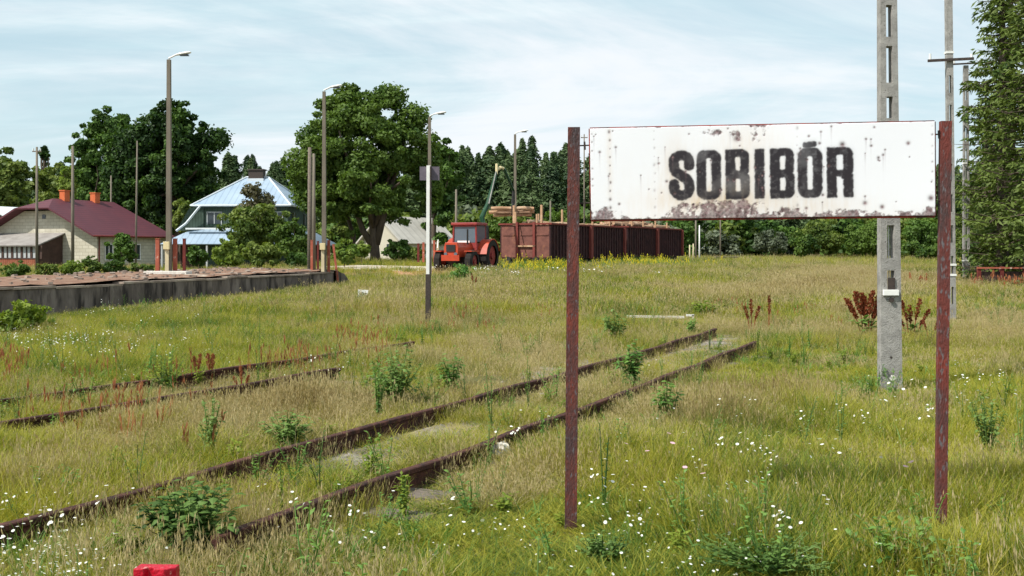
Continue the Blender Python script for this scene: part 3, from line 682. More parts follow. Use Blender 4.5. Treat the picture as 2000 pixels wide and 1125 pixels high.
    stain = np.clip(.45*bump_(1420, 130, 200, 60)*n3+.75*bump_(1400, 150, 110, 24)+.4*bump_(1460, 60, 70, 70)+.5*bump_(1320, 90, 26, 60)+.35*bump_(1600, 160, 90, 20)+.25*np.exp(-(184-by)/16)+.3*bump_(1190, 60, 6, 90), 0, 1)*(.35+.9*n4)
    me = fast_mesh('board', Pp.reshape(-1, 3), quads, [])
    for nm, arr in (('ink', ink), ('rust', rust), ('stain', stain)):
        at = me.attributes.new(nm, 'FLOAT', 'POINT'); at.data.foreach_set('value', arr.ravel().astype(np.float32))
    m = nmat('sign_enamel'); t = m.node_tree; n = t.nodes; l = t.links; bs = n['Principled BSDF']
    def A_(nm): a = n.new('ShaderNodeAttribute'); a.attribute_name = nm; return a.outputs['Fac']
    def mixc(f, a, b, name=None):
        x_ = n.new('ShaderNodeMixRGB'); l.new(f, x_.inputs[0])
        for i, c in ((1, a), (2, b)):
            if isinstance(c, tuple): x_.inputs[i].default_value = (*c, 1)
            else: l.new(c, x_.inputs[i])
        return x_.outputs[0]
    tcx = n.new('ShaderNodeTexCoord'); nz = n.new('ShaderNodeTexNoise'); nz.inputs['Scale'].default_value = 60; nz.inputs['Detail'].default_value = 5; l.new(tcx.outputs['Object'], nz.inputs[0])
    rc = n.new('ShaderNodeValToRGB'); rc.color_ramp.elements[0].position = .38; rc.color_ramp.elements[0].color = (.06, .03, .03, 1); rc.color_ramp.elements[1].position = .62; rc.color_ramp.elements[1].color = (.24, .15, .16, 1); l.new(nz.outputs[0], rc.inputs[0])
    c = mixc(A_('stain'), (.8, .81, .87), (.66, .53, .4)); c = mixc(A_('ink'), c, (.014, .009, .014)); c = mixc(A_('rust'), c, rc.outputs[0])
    l.new(c, bs.inputs['Base Color']); bs.inputs['Roughness'].default_value = .55
    bp = n.new('ShaderNodeBump'); bp.invert = True; bp.inputs['Strength'].default_value = .5; bp.inputs['Distance'].default_value = .004; l.new(A_('rust'), bp.inputs['Height']); l.new(bp.outputs[0], bs.inputs['Normal'])
    me.materials.append(m); me.polygons.foreach_set('use_smooth', [True]*len(me.polygons))
    o = bpy.data.objects.new('board', me); COL.objects.link(o); o.parent = root
    md = o.modifiers.new('solid', 'SOLIDIFY'); md.thickness = .006; md.offset = -1
    # frame angle irons along the edges
    fr = MB(); bk = nrm*-.008
    def bar(a, b, wd, out_, mb):
        a = inv@a; b = inv@b; mb.prism([(-wd/2, 0), (wd/2, 0), (wd/2, .022), (-wd/2, .022)], a-nrm*.03, b-nrm*.03, up=nrm)
    off = Vector((0, 0, .006))
    bar(BL-off, BR-off, .012, 0, fr); bar(TL+off*.5, TR+off*.5, .009, 0, fr); bar(BL-e*.004, TL-e*.004, .007, 0, fr); bar(BR+e*.004, TR+e*.004, .007, 0, fr)
    M['frame_rust'] = surf('frame_rust', [(.06, .02, .018), (.3, .035, .02)], scale=7, rough=.8, lo=.4, hi=.6)
    fr.build('edge_frame', M['frame_rust'], root)
    # bolts joining board and posts
    for (pxa, pxb, py, dd) in ((1130, 1153, 284, dl), (1130, 1153, 397, dl), (1827, 1844, 262, dr), (1827, 1844, 400, dr)):
        b = MB().tube([inv@(W(pxa, py, dd)-nrm*.02), inv@(W(pxb, py-1, dd)-nrm*.02)], .005, 6)
        b.tube([inv@(W((pxa+pxb)/2, py-8, dd)-nrm*.02), inv@(W((pxa+pxb)/2+1, py+8, dd)-nrm*.02)], .007, 6)
        b.build('bolt', M['iron'], root)
sign()

# red channel post top bottom left
x, d = X(300, 4.6), 4.6; z1 = CH-(1112-HZ)*d/F
b = MB(); hh = z1+.2
R_ = [(-.09, 0), (-.045, 0), (-.035, .03), (-.012, .03), (0, 0), (.045, 0), (.085, .035), (.085, .08), (-.088, .08)]
for z in (0, hh):
    for q in R_: b.v.append((q[0], q[1], z))
n = len(R_); b.f.append(tuple(range(n, 2*n)))
for j in range(n): b.f.append((j, (j+1) % n, n+(j+1) % n, n+j))
o = b.build('boundary_post', M['red_paint'], bevel=.004); o.location = (x, d, -.2); o.rotation_euler = (0, 0, -.05)
tag(o, 'bright red chipped post top poking up in the bottom left corner', 'post')

# small white plate on a stake, white plank, stones
gx, gy = G(709, 590); p = thing('small_sign', (gx, gy, Tz(gx, gy)), 0, 'small white plate with dark marks standing in the grass', 'marker sign')
k = gy/F; MB().box((0, 0, 17*k), (20*k, .012, 14*k), ry=.06).build('plate', M['white_paint'], p)
MB().tube([(0, .02, -.1), (0, .02, 14*k)], .012, 6).build('stake', M['iron'], p)
g = MB()
for (a, c, w_, h_) in ((-5, 13, 1.3, 5), (-1.5, 15, 4, 1.3), (1, 12, 1.3, 4), (5, 13, 4, 1.5), (4, 10, 5, 1)): g.box((a*k, -.012, (c+4)*k), (w_*k, .006, h_*k), ry=.06)
g.build('mark', M['iron'], p)
gx, gy = G(1348, 624); k = gy/F; o = MB().box((0, 0, 4*k), (15*k, .08, 4*k)).box((5*k, 0, 1*k), (3*k, .08, 9*k)).build('white_marker', M['white_paint']); o.location = (gx, gy, Tz(gx, gy)+.05); tag(o, 'short white L shaped marker above the far end of the near track', 'marker')
gx, gy = G(1280, 627); k = gy/F; o = MB().box((0, 0, .1), (112*k, .12, .05), ry=.012).build('wooden_plank', M['stone_white']); o.location = (gx, gy, Tz(gx, gy)); tag(o, 'long pale plank lying in grass left of the white marker', 'plank')
def rock(px, py, w_, h_, label, mat='stone_white', seed=1):
    gx, gy = G(px, py); k = gy/F; r = random.Random(seed); b = MB()
    for j in range(4 if w_ > 20 else 2):
        cx = r.uniform(-.35, .35)*w_*k; cs = r.uniform(.35, .6)*w_*k*.6; n, mm = 8, 5; i0 = len(b.v)
        for a in range(mm+1):
            for c in range(n):
                th = math.pi*a/mm; ph = 2*math.pi*c/n; rr = cs*r.uniform(.8, 1.15)
                b.v.append((cx+rr*math.sin(th)*math.cos(ph), r.uniform(-.02, .02)+rr*math.sin(th)*math.sin(ph)*.7, h_*k*.5*(1+math.cos(th)*r.uniform(.8, 1.1))))
        for a in range(mm):
            for c in range(n): p0 = i0+a*n+c; p1 = i0+a*n+(c+1) % n; b.f.append((p0, p1, p1+n, p0+n))
    o = b.build('stone', M[mat]); o.location = (gx, gy, Tz(gx, gy)-.02); o.scale = (1.25, 1, 1.7); tag(o, label, 'stone', 'pale stones by the rails')
rock(966, 895, 46, 22, 'lumpy cream stone at the outer side of the near rail', seed=3)
rock(1065, 779, 20, 9, 'small white stone between the rails left of the sign post', seed=4)
rock(226, 985, 34, 11, 'flat white stone beside the rail at lower left', seed=5)
rock(1538, 499, 10, 6, 'tiny white stone at the edge of the far woods', seed=6)

# ------------------------------------------------------------------ houses
def house_red():
    C = (X(190, 88), 88); zb = .3
    root = thing('brick_house', (C[0], C[1], zb), math.radians(-20), 'cream block house with dark red tiled roof and two orange chimneys', 'house')
    Wd, Ln, hz, rz_, zc = 11.6, 8.9, 2.78, 5.95, 5.05; xm = -Wd/2; ov = .55
    slope = (rz_-hz)/(Wd/2+ov); xc = (rz_-zc)/slope
    roof = MB(); e0 = ov; eL = -Wd-ov
    RS = (xm, 1.3, rz_); RE = (xm, Ln-.1, rz_); y0, y1 = -1.1, Ln+.45
    roof.poly([(e0, y0, hz), (e0, y1, hz), RE, RS, (xm+xc, y0, zc)]); roof.poly([(eL, y1, hz), (eL, y0, hz), (xm-xc, y0, zc), RS, RE]); roof.poly([(xm+xc, y0, zc), RS, (xm-xc, y0, zc)]); roof.poly([(e0, y1, hz), (eL, y1, hz), RE])
    ro = roof.build('roof', M['roof_red'], root, solid=.14)
    for (yy, zt) in ((2.5, .95), (6.2, .9)):
        c = MB().box((xm+.15, yy, rz_+.2), (.55, .6, zt)).box((xm+.15, yy, rz_+.2+zt/2+.04), (.66, .7, .09)); c.build('chimney', M['orange_brick'], ro)
    h0 = hz+slope*ov-.16
    wl = MB(); pts = [(-Wd, 0), (0, 0), (0, h0), (xm+xc, zc-.2), (xm-xc, zc-.2), (-Wd, h0)]
    i = 0
    for y in (0, Ln):
        for p in pts: wl.v.append((p[0], y, p[1]))
    n = 6; wl.f += [tuple(range(n)), tuple(range(n, 2*n))[::-1]]
    for j in range(n): wl.f.append((j, n+j, n+(j+1) % n, (j+1) % n))
    wl.build('wall', M['cream_brick'], root)
    for (yy, ww, z_, h_) in ((1.3, .9, 1.4, 1.3), (4.6, 1.2, 1.4, 1.3), (7.6, .9, 1.4, 1.3)):
        w_ = MB().box((.02, yy, z_), (.06, ww, h_)); f = w_.build('window', M['glass'], root)
        fb = MB(); 
        for s in (-1, 0, 1): fb.box((.06, yy+s*ww/2, z_), (.05, .07, h_+.1))
        for s in (-1, 1): fb.box((.065, yy, z_+s*h_/2), (.05, ww+.14, .07))
        fb.build('frame', M['white_paint'], f)
    MB().box((xm+.3, -.02, 4.35), (.35, .05, .35)).build('vent_window', M['glass'], root)
    g = MB().tube([(e0+.05, y0, hz-.08), (e0+.05, y1, hz-.08)], .07, 8).tube([(.1, .12, hz-.1), (.1, .12, 0)], .05, 8); g.build('gutter', M['darkred'], root, smooth=True)
    MB().box((.03, Ln/2, .2), (.05, Ln, .4)).build('plinth', M['roof_grey'], root)
    # glazed lean-to porch on the gable
    pr = bpy.data.objects.new('porch', None); COL.objects.link(pr); pr.parent = root
    px0, px1 = -15.5, -3.3; yF = -2.7
    rf = MB().poly([(px1, 0, 3.0), (px0, 0, 3.0), (px0, yF-.3, 1.95), (px1-.1, yF-.3, 1.95)]); rf.build('porch_roof', M['roof_grey'], pr, solid=.1)
    wb = MB().box(((px0+px1)/2-.2, yF+.1, .42), (px1-px0-.4, .12, .84)); wb.build('lower_boards', M['red_wood'], pr)
    wg = MB().box(((px0+px1)/2-.2, yF+.12, 1.4), (px1-px0-.5, .06, 1.1)); wg.build('glazing', M['curtain'], pr)
    fb = MB(); x = px0+.2; k = 0
    while x < px1: 
        fb.box((x, yF+.08, 1.4), (.09 if k % 2 else .2, .1, 1.1)); x += .5; k += 1
    fb.box(((px0+px1)/2-.2, yF+.07, 1.9), (px1-px0-.4, .12, .1)).box(((px0+px1)/2-.2, yF+.07, .88), (px1-px0-.4, .12, .1)); fb.build('window_bars', M['dark_wood'], pr)
    sw = MB(); sx = px1-.25
    for xx in (sx, sx-.1): sw.poly([(xx, yF+.1, 0), (xx, 0, 0), (xx, 0, 2.93), (xx, yF+.1, 1.97)])
    sw.build('side_wall', M['dark_wood'], pr)
house_red()

def house_white():
    root = thing('outbuilding', (-46.5, 98, .3), math.radians(-20), 'white roofed building cut off by the left frame edge behind the red roof', 'building')
    MB().box((0, 3, 1.6), (9, 9, 3.2)).build('wall', M['cream_paint'], root)
    MB().poly([(5, -2, 3.6), (5, 8, 3.6), (0, 8, 5.55), (0, -2, 5.55)]).poly([(-6, 8, 3.4), (-6, -2, 3.4), (0, -2, 5.55), (0, 8, 5.55)]).build('roof', M['roof_white'], root, solid=.12)
    MB().box((2, -1.53, 1.8), (1, .06, 1.1)).build('window', M['glass'], root)
house_white()

def house_blue():
    x0, y0 = X(562, 80), 80.; zb = .5
    root = thing('hipped_house', (x0, y0, zb), math.radians(-5), 'old house with light blue metal hipped roof and dark board walls', 'house')
    Wd, Dp = 7.0, 6.4; zE, zR = 4.65, 7.0; ov = .35
    A_, B_, C_, D_ = (ov, -ov, zE), (ov, Dp+ov, zE), (-Wd-ov, Dp+ov, zE), (-Wd-ov, -ov, zE)
    r1, r2 = (-Wd/2+.8, Dp/2, zR), (-Wd/2-.75, Dp/2, zR)
    r1 = (-Wd/2+1.0, Dp/2, zR)
    ro = MB().poly([D_, A_, r1, r2]).poly([A_, B_, r1]).poly([B_, C_, r2, r1]).poly([C_, D_, r2]).build('roof', M['roof_blue'], root, solid=.08)
    t = MB()
    for a, b in ((A_, r1), (D_, r2), (B_, r1), (r1, r2), (A_, D_), (A_, B_)): t.tube([Vector(a)+Vector((0, 0, .03)), Vector(b)+Vector((0, 0, .03))], .07, 6)
    t.build('ridge_trim', M['roof_trim'], ro)
    MB().box((-Wd/2+.1, Dp/2, zR+.15), (1.15, .7, .75)).box((-Wd/2+.1, Dp/2, zR+.58), (1.3, .85, .1)).build('chimney', M['iron'], ro)
    MB().box((-Wd/2+.1, Dp/2-.4, zR-.2), (1.3, .1, .2)).build('chimney_flashing', M['roof_trim'], ro)
    MB().box((-Wd/2, Dp/2, 2.3), (Wd, Dp, 4.7)).build('wall', M['green_board'], root)
    for (xx, w_) in ((-5.6, 1.1), (-2.2, .9), (-.75, .75)):
        f = MB().box((xx, -.02, 3.75), (w_, .05, .85)).build('window', M['glass'], root)
        MB().box((xx, -.05, 3.75), (.06, .04, .85)).box((xx-w_/2, -.05, 3.75), (.07, .05, .95)).box((xx+w_/2, -.05, 3.75), (.07, .05, .95)).box((xx, -.05, 4.2), (w_+.1, .05, .07)).build('frame', M['curtain'], f)
    for (yy, w_) in ((1.5, .9), (4.5, .9)):
        f = MB().box((.02, yy, 3.75), (.05, w_, .85)).build('window', M['glass'], root); MB().box((.05, yy, 3.75), (.04, .07, .85)).build('frame', M['curtain'], f)
    # lower skirt roofs left and right
    k = MB(); zu, zl = 2.85, 1.75
    k.poly([(-Wd-.3, -.1, zu), (.0, -.1, zu), (1.7, -1.9, zl), (-Wd-2.0, -1.9, zl)])
    k.poly([(0, -.1, zu), (0.02, Dp, zu), (1.9, Dp+1.9, zl-.1), (1.7, -1.9, zl)])
    k.poly([(-Wd-.3, Dp, zu), (-Wd-.3, -.1, zu), (-Wd-2.0, -1.9, zl), (-Wd-2.0, Dp+1, zl)])
    k.build('lower_roof', M['roof_blue'], root, solid=.07)
    MB().box((-Wd/2-.15, .1, .85), (Wd+2.2, .1, 1.7)).box((.9, Dp/2, .85), (.1, Dp, 1.7)).box((-Wd-1.2, Dp/2, .85), (.1, Dp, 1.7)).build('ground_floor_wall', M['dark_wood'], root)
    for xx in (-Wd-1.9, -5.5, -2, 1.6): MB().box((xx, -1.8, .85), (.12, .12, 1.75)).build('veranda_post', M['curtain'], root)
    # sloping side wing and its pale barge board
    w_ = MB().poly([(-Wd+.6, -.14, zE-.1), (-Wd-.35, -.5, zE-.15), (-Wd-1.35, -.5, 2.8), (-Wd+.6, -.14, 2.8)]).build('side_gable', M['green_board'], root, solid=.1)
    MB().tube([(-Wd+.55, -.62, zE), (-Wd-.55, -.62, 3.35), (-Wd-1.3, -.62, 2.8)], .09, 6).build('barge_board', M['roof_trim'], root)
    MB().box((-Wd+1.2, -.75, 2.95), (3.4, .25, .12)).build('balcony_rail', M['roof_white'], root)
house_blue()

def house_small():
    d = 92.; root = thing('cottage', (X(785, d), d, Tz(X(785, d), d)), math.radians(-33), 'small cottage with pale grey roof half hidden behind the broad tree', 'house')
    Wd, Ln = 4.6, 8.; hz, hr = 1.75, 3.95; ov = .35; xm = -Wd/2
    ro = MB().poly([(ov, -.4, hz-.2), (ov, Ln, hz-.2), (xm, Ln, hr), (xm, -.4, hr)]).poly([(-Wd-ov, Ln, hz-.2), (-Wd-ov, -.4, hz-.2), (xm, -.4, hr), (xm, Ln, hr)]).build('roof', M['roof_pale'], root, solid=.12)
    MB().box((xm+.3, 1.2, hr+.3), (.35, .35, .9)).build('chimney', M['orange_brick'], ro)
    wl = MB(); pts = [(-Wd, 0), (0, 0), (0, hz-.1), (xm, hr-.2), (-Wd, hz-.1)]
    for y in (0, Ln):
        for p in pts: wl.v.append((p[0], y, p[1]))
    wl.f += [(0, 1, 2, 3, 4), (9, 8, 7, 6, 5)]+[(j, 5+j, 5+(j+1) % 5, (j+1) % 5) for j in range(5)]
    wl.build('wall', M['cream_paint'], root)
    for xx in (-1.3, -3.2):
        f = MB().box((xx, -.02, 1.1), (.7, .05, .8)).build('window', M['glass'], root); MB().box((xx, -.05, 1.1), (.05, .03, .8)).build('frame', M['white_paint'], f)
house_small()

# low timber fence at the right edge
def fence_right():
    x0, x1, d = X(1912, 40), X(2090, 40), 40.; z0 = Tz(x0, d)
    root = thing('timber_fence', (x0, d, z0), 0, 'low dark fence with rusty top rail at the right edge', 'fence')
    for k in range(5): MB().box((k*(x1-x0)/4, 0, .38), (.12, .12, .8+.02*k)).build('post', M['darkred'], root)
    MB().box(((x1-x0)/2, -.07, .74), (x1-x0+.2, .05, .06)).build('top_rail', M['brickred'], root)
    MB().box(((x1-x0)/2, .05, .35), (x1-x0, .05, .5)).build('boards', M['dark_wood'], root)
fence_right()
def low_wall(px0, px1, py, h, d, name, mat, label, cat, grp=None):
    xa, xb = X(px0, d), X(px1, d); z = Tz((xa+xb)/2, d); o = MB().box((0, 0, h/2), (xb-xa, .5, h)).box((0, -.02, h+.03), (xb-xa+.1, .6, .06)).build(name, M[mat]); o.location = ((xa+xb)/2, d, CH-(py-HZ)*d/F-h); tag(o, label, cat, grp)
low_wall(1398, 1442, 502, .45, 92, 'concrete_kerb', 'wood_old', 'low grey ramp edge below the lone thin pole', 'ramp')
for k, (px, py) in enumerate(((952, 521), (972, 521))):
    d = 57; o = MB().box((0, 0, .14), (.62, .5, .28)).box((0, 0, .3), (.7, .6, .05)).build('buffer_block', M['wood_old' if k == 0 else 'iron'], bevel=.01); x = X(px, d); o.location = (x, d, Tz(x, d)); tag(o, ['pale weathered block beside the tractor rear wheel', 'black block right under the front corner of the wagon'][k], 'block')

# ------------------------------------------------------------------ log wagons
def wagon(loc, rz, label):
    root = thing('log_wagon', loc, rz, label, 'railway wagon', 'log wagons')
    Wd, Ln = 3.15, 11.3; z0, z1 = .62, 2.55; th = .07
    b = MB()
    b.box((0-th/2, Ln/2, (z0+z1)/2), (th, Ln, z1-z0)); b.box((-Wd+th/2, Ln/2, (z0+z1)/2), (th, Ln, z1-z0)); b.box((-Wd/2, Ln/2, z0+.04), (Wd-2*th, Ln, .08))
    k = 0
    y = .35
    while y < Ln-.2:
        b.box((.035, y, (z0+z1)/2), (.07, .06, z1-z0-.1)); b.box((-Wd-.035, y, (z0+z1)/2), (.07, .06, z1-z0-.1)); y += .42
    b.build('side_wall', M['wagon_side_shaded'], root)
    for yy in (th/2, Ln-th/2):
        e = MB().box((-Wd/2, yy, (z0+z1)/2), (Wd-2*th-.01, th, z1-z0-.05)).build('end_wall', M['wagon'], root)
        s = -1 if yy < 1 else 1
        for xx in (-.98, -2.05): MB().box((xx, yy+s*.09, (z0+z1)/2+.05), (.14, .12, z1-z0+.2)).build('end_post', M['wood_old'] if 0 else M['wagon_red'], e)
        MB().box((-Wd/2+.06, yy+s*.1, z0+.72), (1.2, .1, .09)).build('end_bar', M['log'], e)
        for xx in (-.5, -1.5, -2.6): MB().box((xx, yy+s*.05, z0+1.35), (.75, .04, .07)).build('end_rib', M['wagon'], e)
    MB().box((.02, Ln/2, z1+.04), (.16, Ln+.1, .09)).box((-Wd-.02, Ln/2, z1+.04), (.16, Ln+.1, .09)).box((-Wd/2, .0, z1+.04), (Wd-.15, .16, .09)).box((-Wd/2, Ln, z1+.04), (Wd-.15, .16, .09)).build('top_rail', M['wagon_red'], root)
    for yy in (5.55, ): MB().box((.14, yy, (z0+z1)/2), (.16, .34, z1-z0)).build('door_strut', M['wagon_red'], root)
    MB().box((.12, Ln-.1, (z0+z1)/2), (.14, .22, z1-z0)).build('door_strut', M['wagon_red'], root)
    MB().box((-Wd/2, Ln/2, z0-.12), (2.2, Ln-.2, .2)).build('underframe', M['black'], root)
    for yy in (1.3, 3.1, Ln-3.1, Ln-1.3):
        for xx in (-Wd/2-.75, -Wd/2+.75):
            w_ = MB().tube([(xx-.06, yy, .36), (xx+.06, yy, .36)], .4, 16).build('wheel', M['iron'], root)
            MB().tube([(xx-.1, yy, .36), (xx+.1, yy, .36)], .1, 8).build('hub', M['wagon_red'], w_)
    for xx in (-Wd/2-.88, -Wd/2+.88):
        for yy, s in ((0, -1), (Ln, 1)):
            f = MB().tube([(xx, yy, .55), (xx, yy+s*.4, .55)], .08, 8).tube([(xx, yy+s*.4, .55), (xx, yy+s*.46, .55)], .2, 12).build('buffer', M['black'], root)
    return root
RZ = math.radians(-27); WX, WY = 2.14, 60.0; ux, uy = math.sin(-RZ), math.cos(RZ)
w1 = wagon((WX, WY, .73), RZ, 'front log wagon with its sunlit brown end wall beside the tractor')
l2 = 12.0; w2 = clone(w1, (WX+ux*l2, WY+uy*l2, .80), RZ, 'rear log wagon, heaped highest with logs at its far end')
def wag(s, t, z): return Vector((WX-uy*s+ux*t, WY+ux*s+uy*t, z))   # s: to the left of the right side wall
for (t, s, h) in ((2.0, .06, .9), (.4, .9, .6), (.3, 2.2, .75), (4.2, .06, .55), (6.5, .06, .7), (9.3, .06, .5), (13.3, .06, .6), (15.5, .06, .55), (18.0, .06, .6), (20.5, .06, .5), (5.2, 3.1, .8)):
    o = MB().box((0, 0, 0), (.1, .1, h+.5)).build('load_stake', M['log'], w1 if t < 11.5 else w2)
    par = w1 if t < 11.5 else w2; tt = t if t < 11.5 else t-l2; o.location = (-s-.12, tt, 2.3+h/2)
# logs on the load
M['bark_log'] = surf('barked_log', [(.12, .07, .045), (.28, .17, .11), (.4, .26, .17)], scale=2, rough=.95, bump=.5)
def make_log(r, ln, mat, seed):
    r_ = random.Random(seed); n = 10; pts = []; rad = []
    for k in range(6): pts.append((r_.uniform(-.02, .02), -ln/2+ln*k/5, r_.uniform(-.02, .02))); rad.append(r*r_.uniform(.88, 1.08))
    b = MB().tube(pts, rad, n); me = b.build('log', M[mat]); COL.objects.unlink(me); return me
protos = [make_log(.10, 2.6, 'log', 1), make_log(.13, 2.9, 'log', 2), make_log(.08, 2.3, 'bark_log', 3), make_log(.11, 3.1, 'log', 4)]
for k in range(64):
    t = rnd.uniform(1.4, 22.0)
    if 10.4 < t < 13.4: t += 3
    s = rnd.uniform(.25, 2.9); hgt = 3.27+.0031*t+.08*rnd.random()+ (.0 if t < 13 else .22*rnd.random()*(1-abs(s-1.6)/1.6)+.12) + .1*(1-abs(s-1.6)/1.6)
    if t > 20.5: t = 20.5
    o = protos[k % 4].copy(); COL.objects.link(o); o.location = wag(s, t, hgt); o.rotation_euler = (rnd.uniform(-.05, .05), rnd.uniform(0, 3), RZ+rnd.gauss(0, .05))
    tag(o, 'peeled log lying on the load of the '+('front' if t < 11.6 else 'rear')+' log wagon', 'log', 'logs loaded on the '+('front' if t < 11.6 else 'rear')+' wagon')
for k, (py, r0, dx) in enumerate(((407, 1, 0), (407, 0, .1), (414, 3, -.05), (415, 2, .05), (420, 0, 0), (411, 2, .1))):
    o = protos[r0].copy(); COL.objects.link(o); p = W(1001, py, 62.5+.22*(k % 3)); o.location = (p.x+dx, p.y, p.z); o.rotation_euler = (rnd.uniform(-.01, .01), rnd.uniform(0, 3), math.radians(90)+rnd.uniform(-.03, .03)); o.scale = (.9, .86, .9)
    tag(o, 'log gripped in the bundle hanging from the green crane', 'log', 'logs held by the crane')
for xx in (984, 1040):
    p = W(xx, 424, 62.4); o = MB().box((0, 0, 0), (.12, .12, 1.15)).build('load_stake', M['log']); o.parent = w1; o.matrix_parent_inverse = Matrix(); o.location = (-2.55 if xx < 1000 else -.8, .55, 3.1)

# ------------------------------------------------------------------ tractor with loader crane
def tractor():
    x, y = X(893, 56.2), 56.2; root = thing('tractor', (x, y, Tz(x, y)-.02), math.radians(159.5), 'orange red tractor with glazed cab and green log crane beside the wagons', 'tractor')
    # local +Y is forwards
    def wheel(cx, cy, r, wd):
        t = MB(); n = 22; prof = [(-wd/2, r*.62), (-wd/2, r*.9), (-wd*.38, r), (wd*.38, r), (wd/2, r*.9), (wd/2, r*.62)]
        for a in range(n):
            th = 2*math.pi*a/n
            for q in prof: rr = q[1]*(1.03 if a % 2 and q[1] > r*.95 else 1); t.v.append((cx+q[0], cy+rr*math.cos(th), r+rr*math.sin(th)))
        k = len(prof)
        for a in range(n):
            for j in range(k-1): t.f.append((a*k+j, a*k+j+1, ((a+1) % n)*k+j+1, ((a+1) % n)*k+j))
        w_ = bpy.data.objects.new('wheel', None); COL.objects.link(w_); w_.parent = root
        t.build('tyre', M['tyre'], w_)
        MB().tube([(cx-wd*.3, cy, r), (cx+wd*.3, cy, r)], r*.63, 16).tube([(cx-wd*.45, cy, r), (cx+wd*.45, cy, r)], r*.2, 8).build('rim', M['tractor_dark'], w_)
    wheel(-.88, .1, .6, .38); wheel(.88, .1, .6, .38); wheel(-.95, -2.1, .9, .5); wheel(.95, -2.1, .9, .5)
    MB().box((0, -.9, .75), (.6, 3.2, .4)).build('chassis', M['black'], root)
    h = MB(); prof = [(-.42, .85), (.42, .85), (.44, 1.35), (.36, 1.6), (-.36, 1.6), (-.44, 1.35)]; i = 0
    for yy, s in ((-1.0, 1.06), (.72, 1.0), (.82, .9)):
        for q in prof: h.v.append((q[0]*s, yy, q[1] if yy < .8 else q[1]*.98))
    for a in range(2):
        for j in range(6): h.f.append((a*6+j, a*6+(j+1) % 6, a*6+6+(j+1) % 6, a*6+6+j))
    h.f += [tuple(range(6))[::-1], tuple(range(12, 18))]
    hd = h.build('hood', M['tractor_red'], root)
    MB().box((0, .83, 1.3), (.5, .06, .36)).build('grille', M['black'], hd)
    for s in (-1, 1): MB().tube([(s*.28, .8, 1.0), (s*.28, .87, 1.0)], .09, 10).build('headlight', M['cab_glass'], hd)
    MB().box((0, .86, .8), (1.0, .12, .3)).build('front_bumper', M['tractor_red'], root)
    # cab
    c = MB(); z0, z1 = 1.5, 2.55
    for sx in (-.68, .68):
        for yy in (-1.0, -2.3): c.tube([(sx, yy, z0-.3), (sx*.93, yy-.02, z1)], .05, 6)
    c.box((0, -1.02, z0-.05), (1.4, .08, .3)).box((0, -1.65, z0-.3), (1.35, 1.3, .5)).box((0, -1.02, z1-.05), (1.3, .08, .1)).box((.66, -1.65, z0-.02), (.06, 1.3, .16)).box((-.66, -1.65, z0-.02), (.06, 1.3, .16))
    cb = c.build('cab', M['tractor_dark'], root)
    MB().box((0, -1.65, z1+.05), (1.5, 1.55, .14)).build('cab_roof', M['tractor_dark'], cb, bevel=.03)
    MB().box((0, -1.03, (z0+z1)/2+.03), (1.2, .02, z1-z0-.16)).build('windscreen', M['cab_glass'], cb)
    MB().box((0, -2.3, (z0+z1)/2+.03), (1.2, .02, z1-z0-.16)).build('rear_window', M['cab_glass'], cb)
    for s in (-1, 1): MB().box((s*.65, -1.65, (z0+z1)/2+.05), (.02, 1.2, z1-z0-.2)).build('side_window', M['cab_glass'], cb)
    MB().box((.05, -.96, z0+.14), (.7, .03, .13)).build('number_plate', M['white_paint'], cb)
    for s in (-1, 1):
        f = MB(); n = 8; r = 1.0; xa, xb = s*.66, s*1.2
        for a in range(n+1):
            th = math.radians(10+150*a/n)
            for xx in (xa, xb): f.v.append((xx, -2.1+r*math.cos(th), .82+r*math.sin(th)))
        for a in range(n): f.f.append((2*a, 2*a+1, 2*a+3, 2*a+2))
        i = len(f.v); f.v += [(xa, -2.1, .9)]
        for a in range(n): f.f.append((2*a, 2*a+2, i))
        f.build('fender', M['tractor_red'], root, solid=.05)
        g = MB().box((s*.86, .1, 1.15), (.42, 1.0, .06)).build('front_fender', M['tractor_red'], root)
    MB().tube([(-.5, -.2, 1.5), (-.5, -.2, 2.3)], .05, 8).build('exhaust', M['black'], root)
    MB().tube([(.95, .4, 1.3), (1.0, .2, 1.75)], .03, 6).build('mirror_arm', M['lamp_white'], root)
    # crane: pieces placed through world points
    mi = (Matrix.Translation(root.location)@Euler((0, 0, root.rotation_euler.z)).to_matrix().to_4x4()).inverted()
    P = lambda px, py, d: mi@W(px, py, d)
    MB().tube([P(947, 490, 59), P(946, 441, 59.3)], [.28, .22], 10).build('crane_column', M['black'], root)
    MB().tube([P(945, 442, 59.3), P(941, 425, 59.4), P(952, 400, 59.8), P(966, 350, 60.4), P(972, 328, 60.8)], [.16, .15, .12, .1, .07], 8).build('main_boom', M['green_metal'], root)
    MB().tube([P(955, 398, 59.3), P(969, 335, 60.4)], .035, 6).build('hydraulic_ram', M['concrete'], root)
    MB().tube([P(970, 340, 60.6), P(970, 320, 60.7)], .07, 6).tube([P(970, 332, 60.7), P(978, 327, 60.9), P(983, 329, 61.1)], .09, 6).build('elbow', M['box_yellow'], root)
    MB().tube([P(976, 328, 60.9), P(984, 330, 61.2), P(1003, 372, 62.4)], [.1, .1, .07], 8).build('jib', M['green_metal'], root)
    MB().tube([P(1003, 372, 62.4), P(1002, 398, 62.4)], [.08, .12], 8).build('rotator', M['black'], root)
    for s in (-1, 1): MB().tube([P(1002, 396, 62.4), P(1002+s*1.5, 404, 62.4+s*.45), P(1002+s*1, 420, 62.4+s*.42)], .06, 6).build('grapple_jaw', M['black'], root)
tractor()

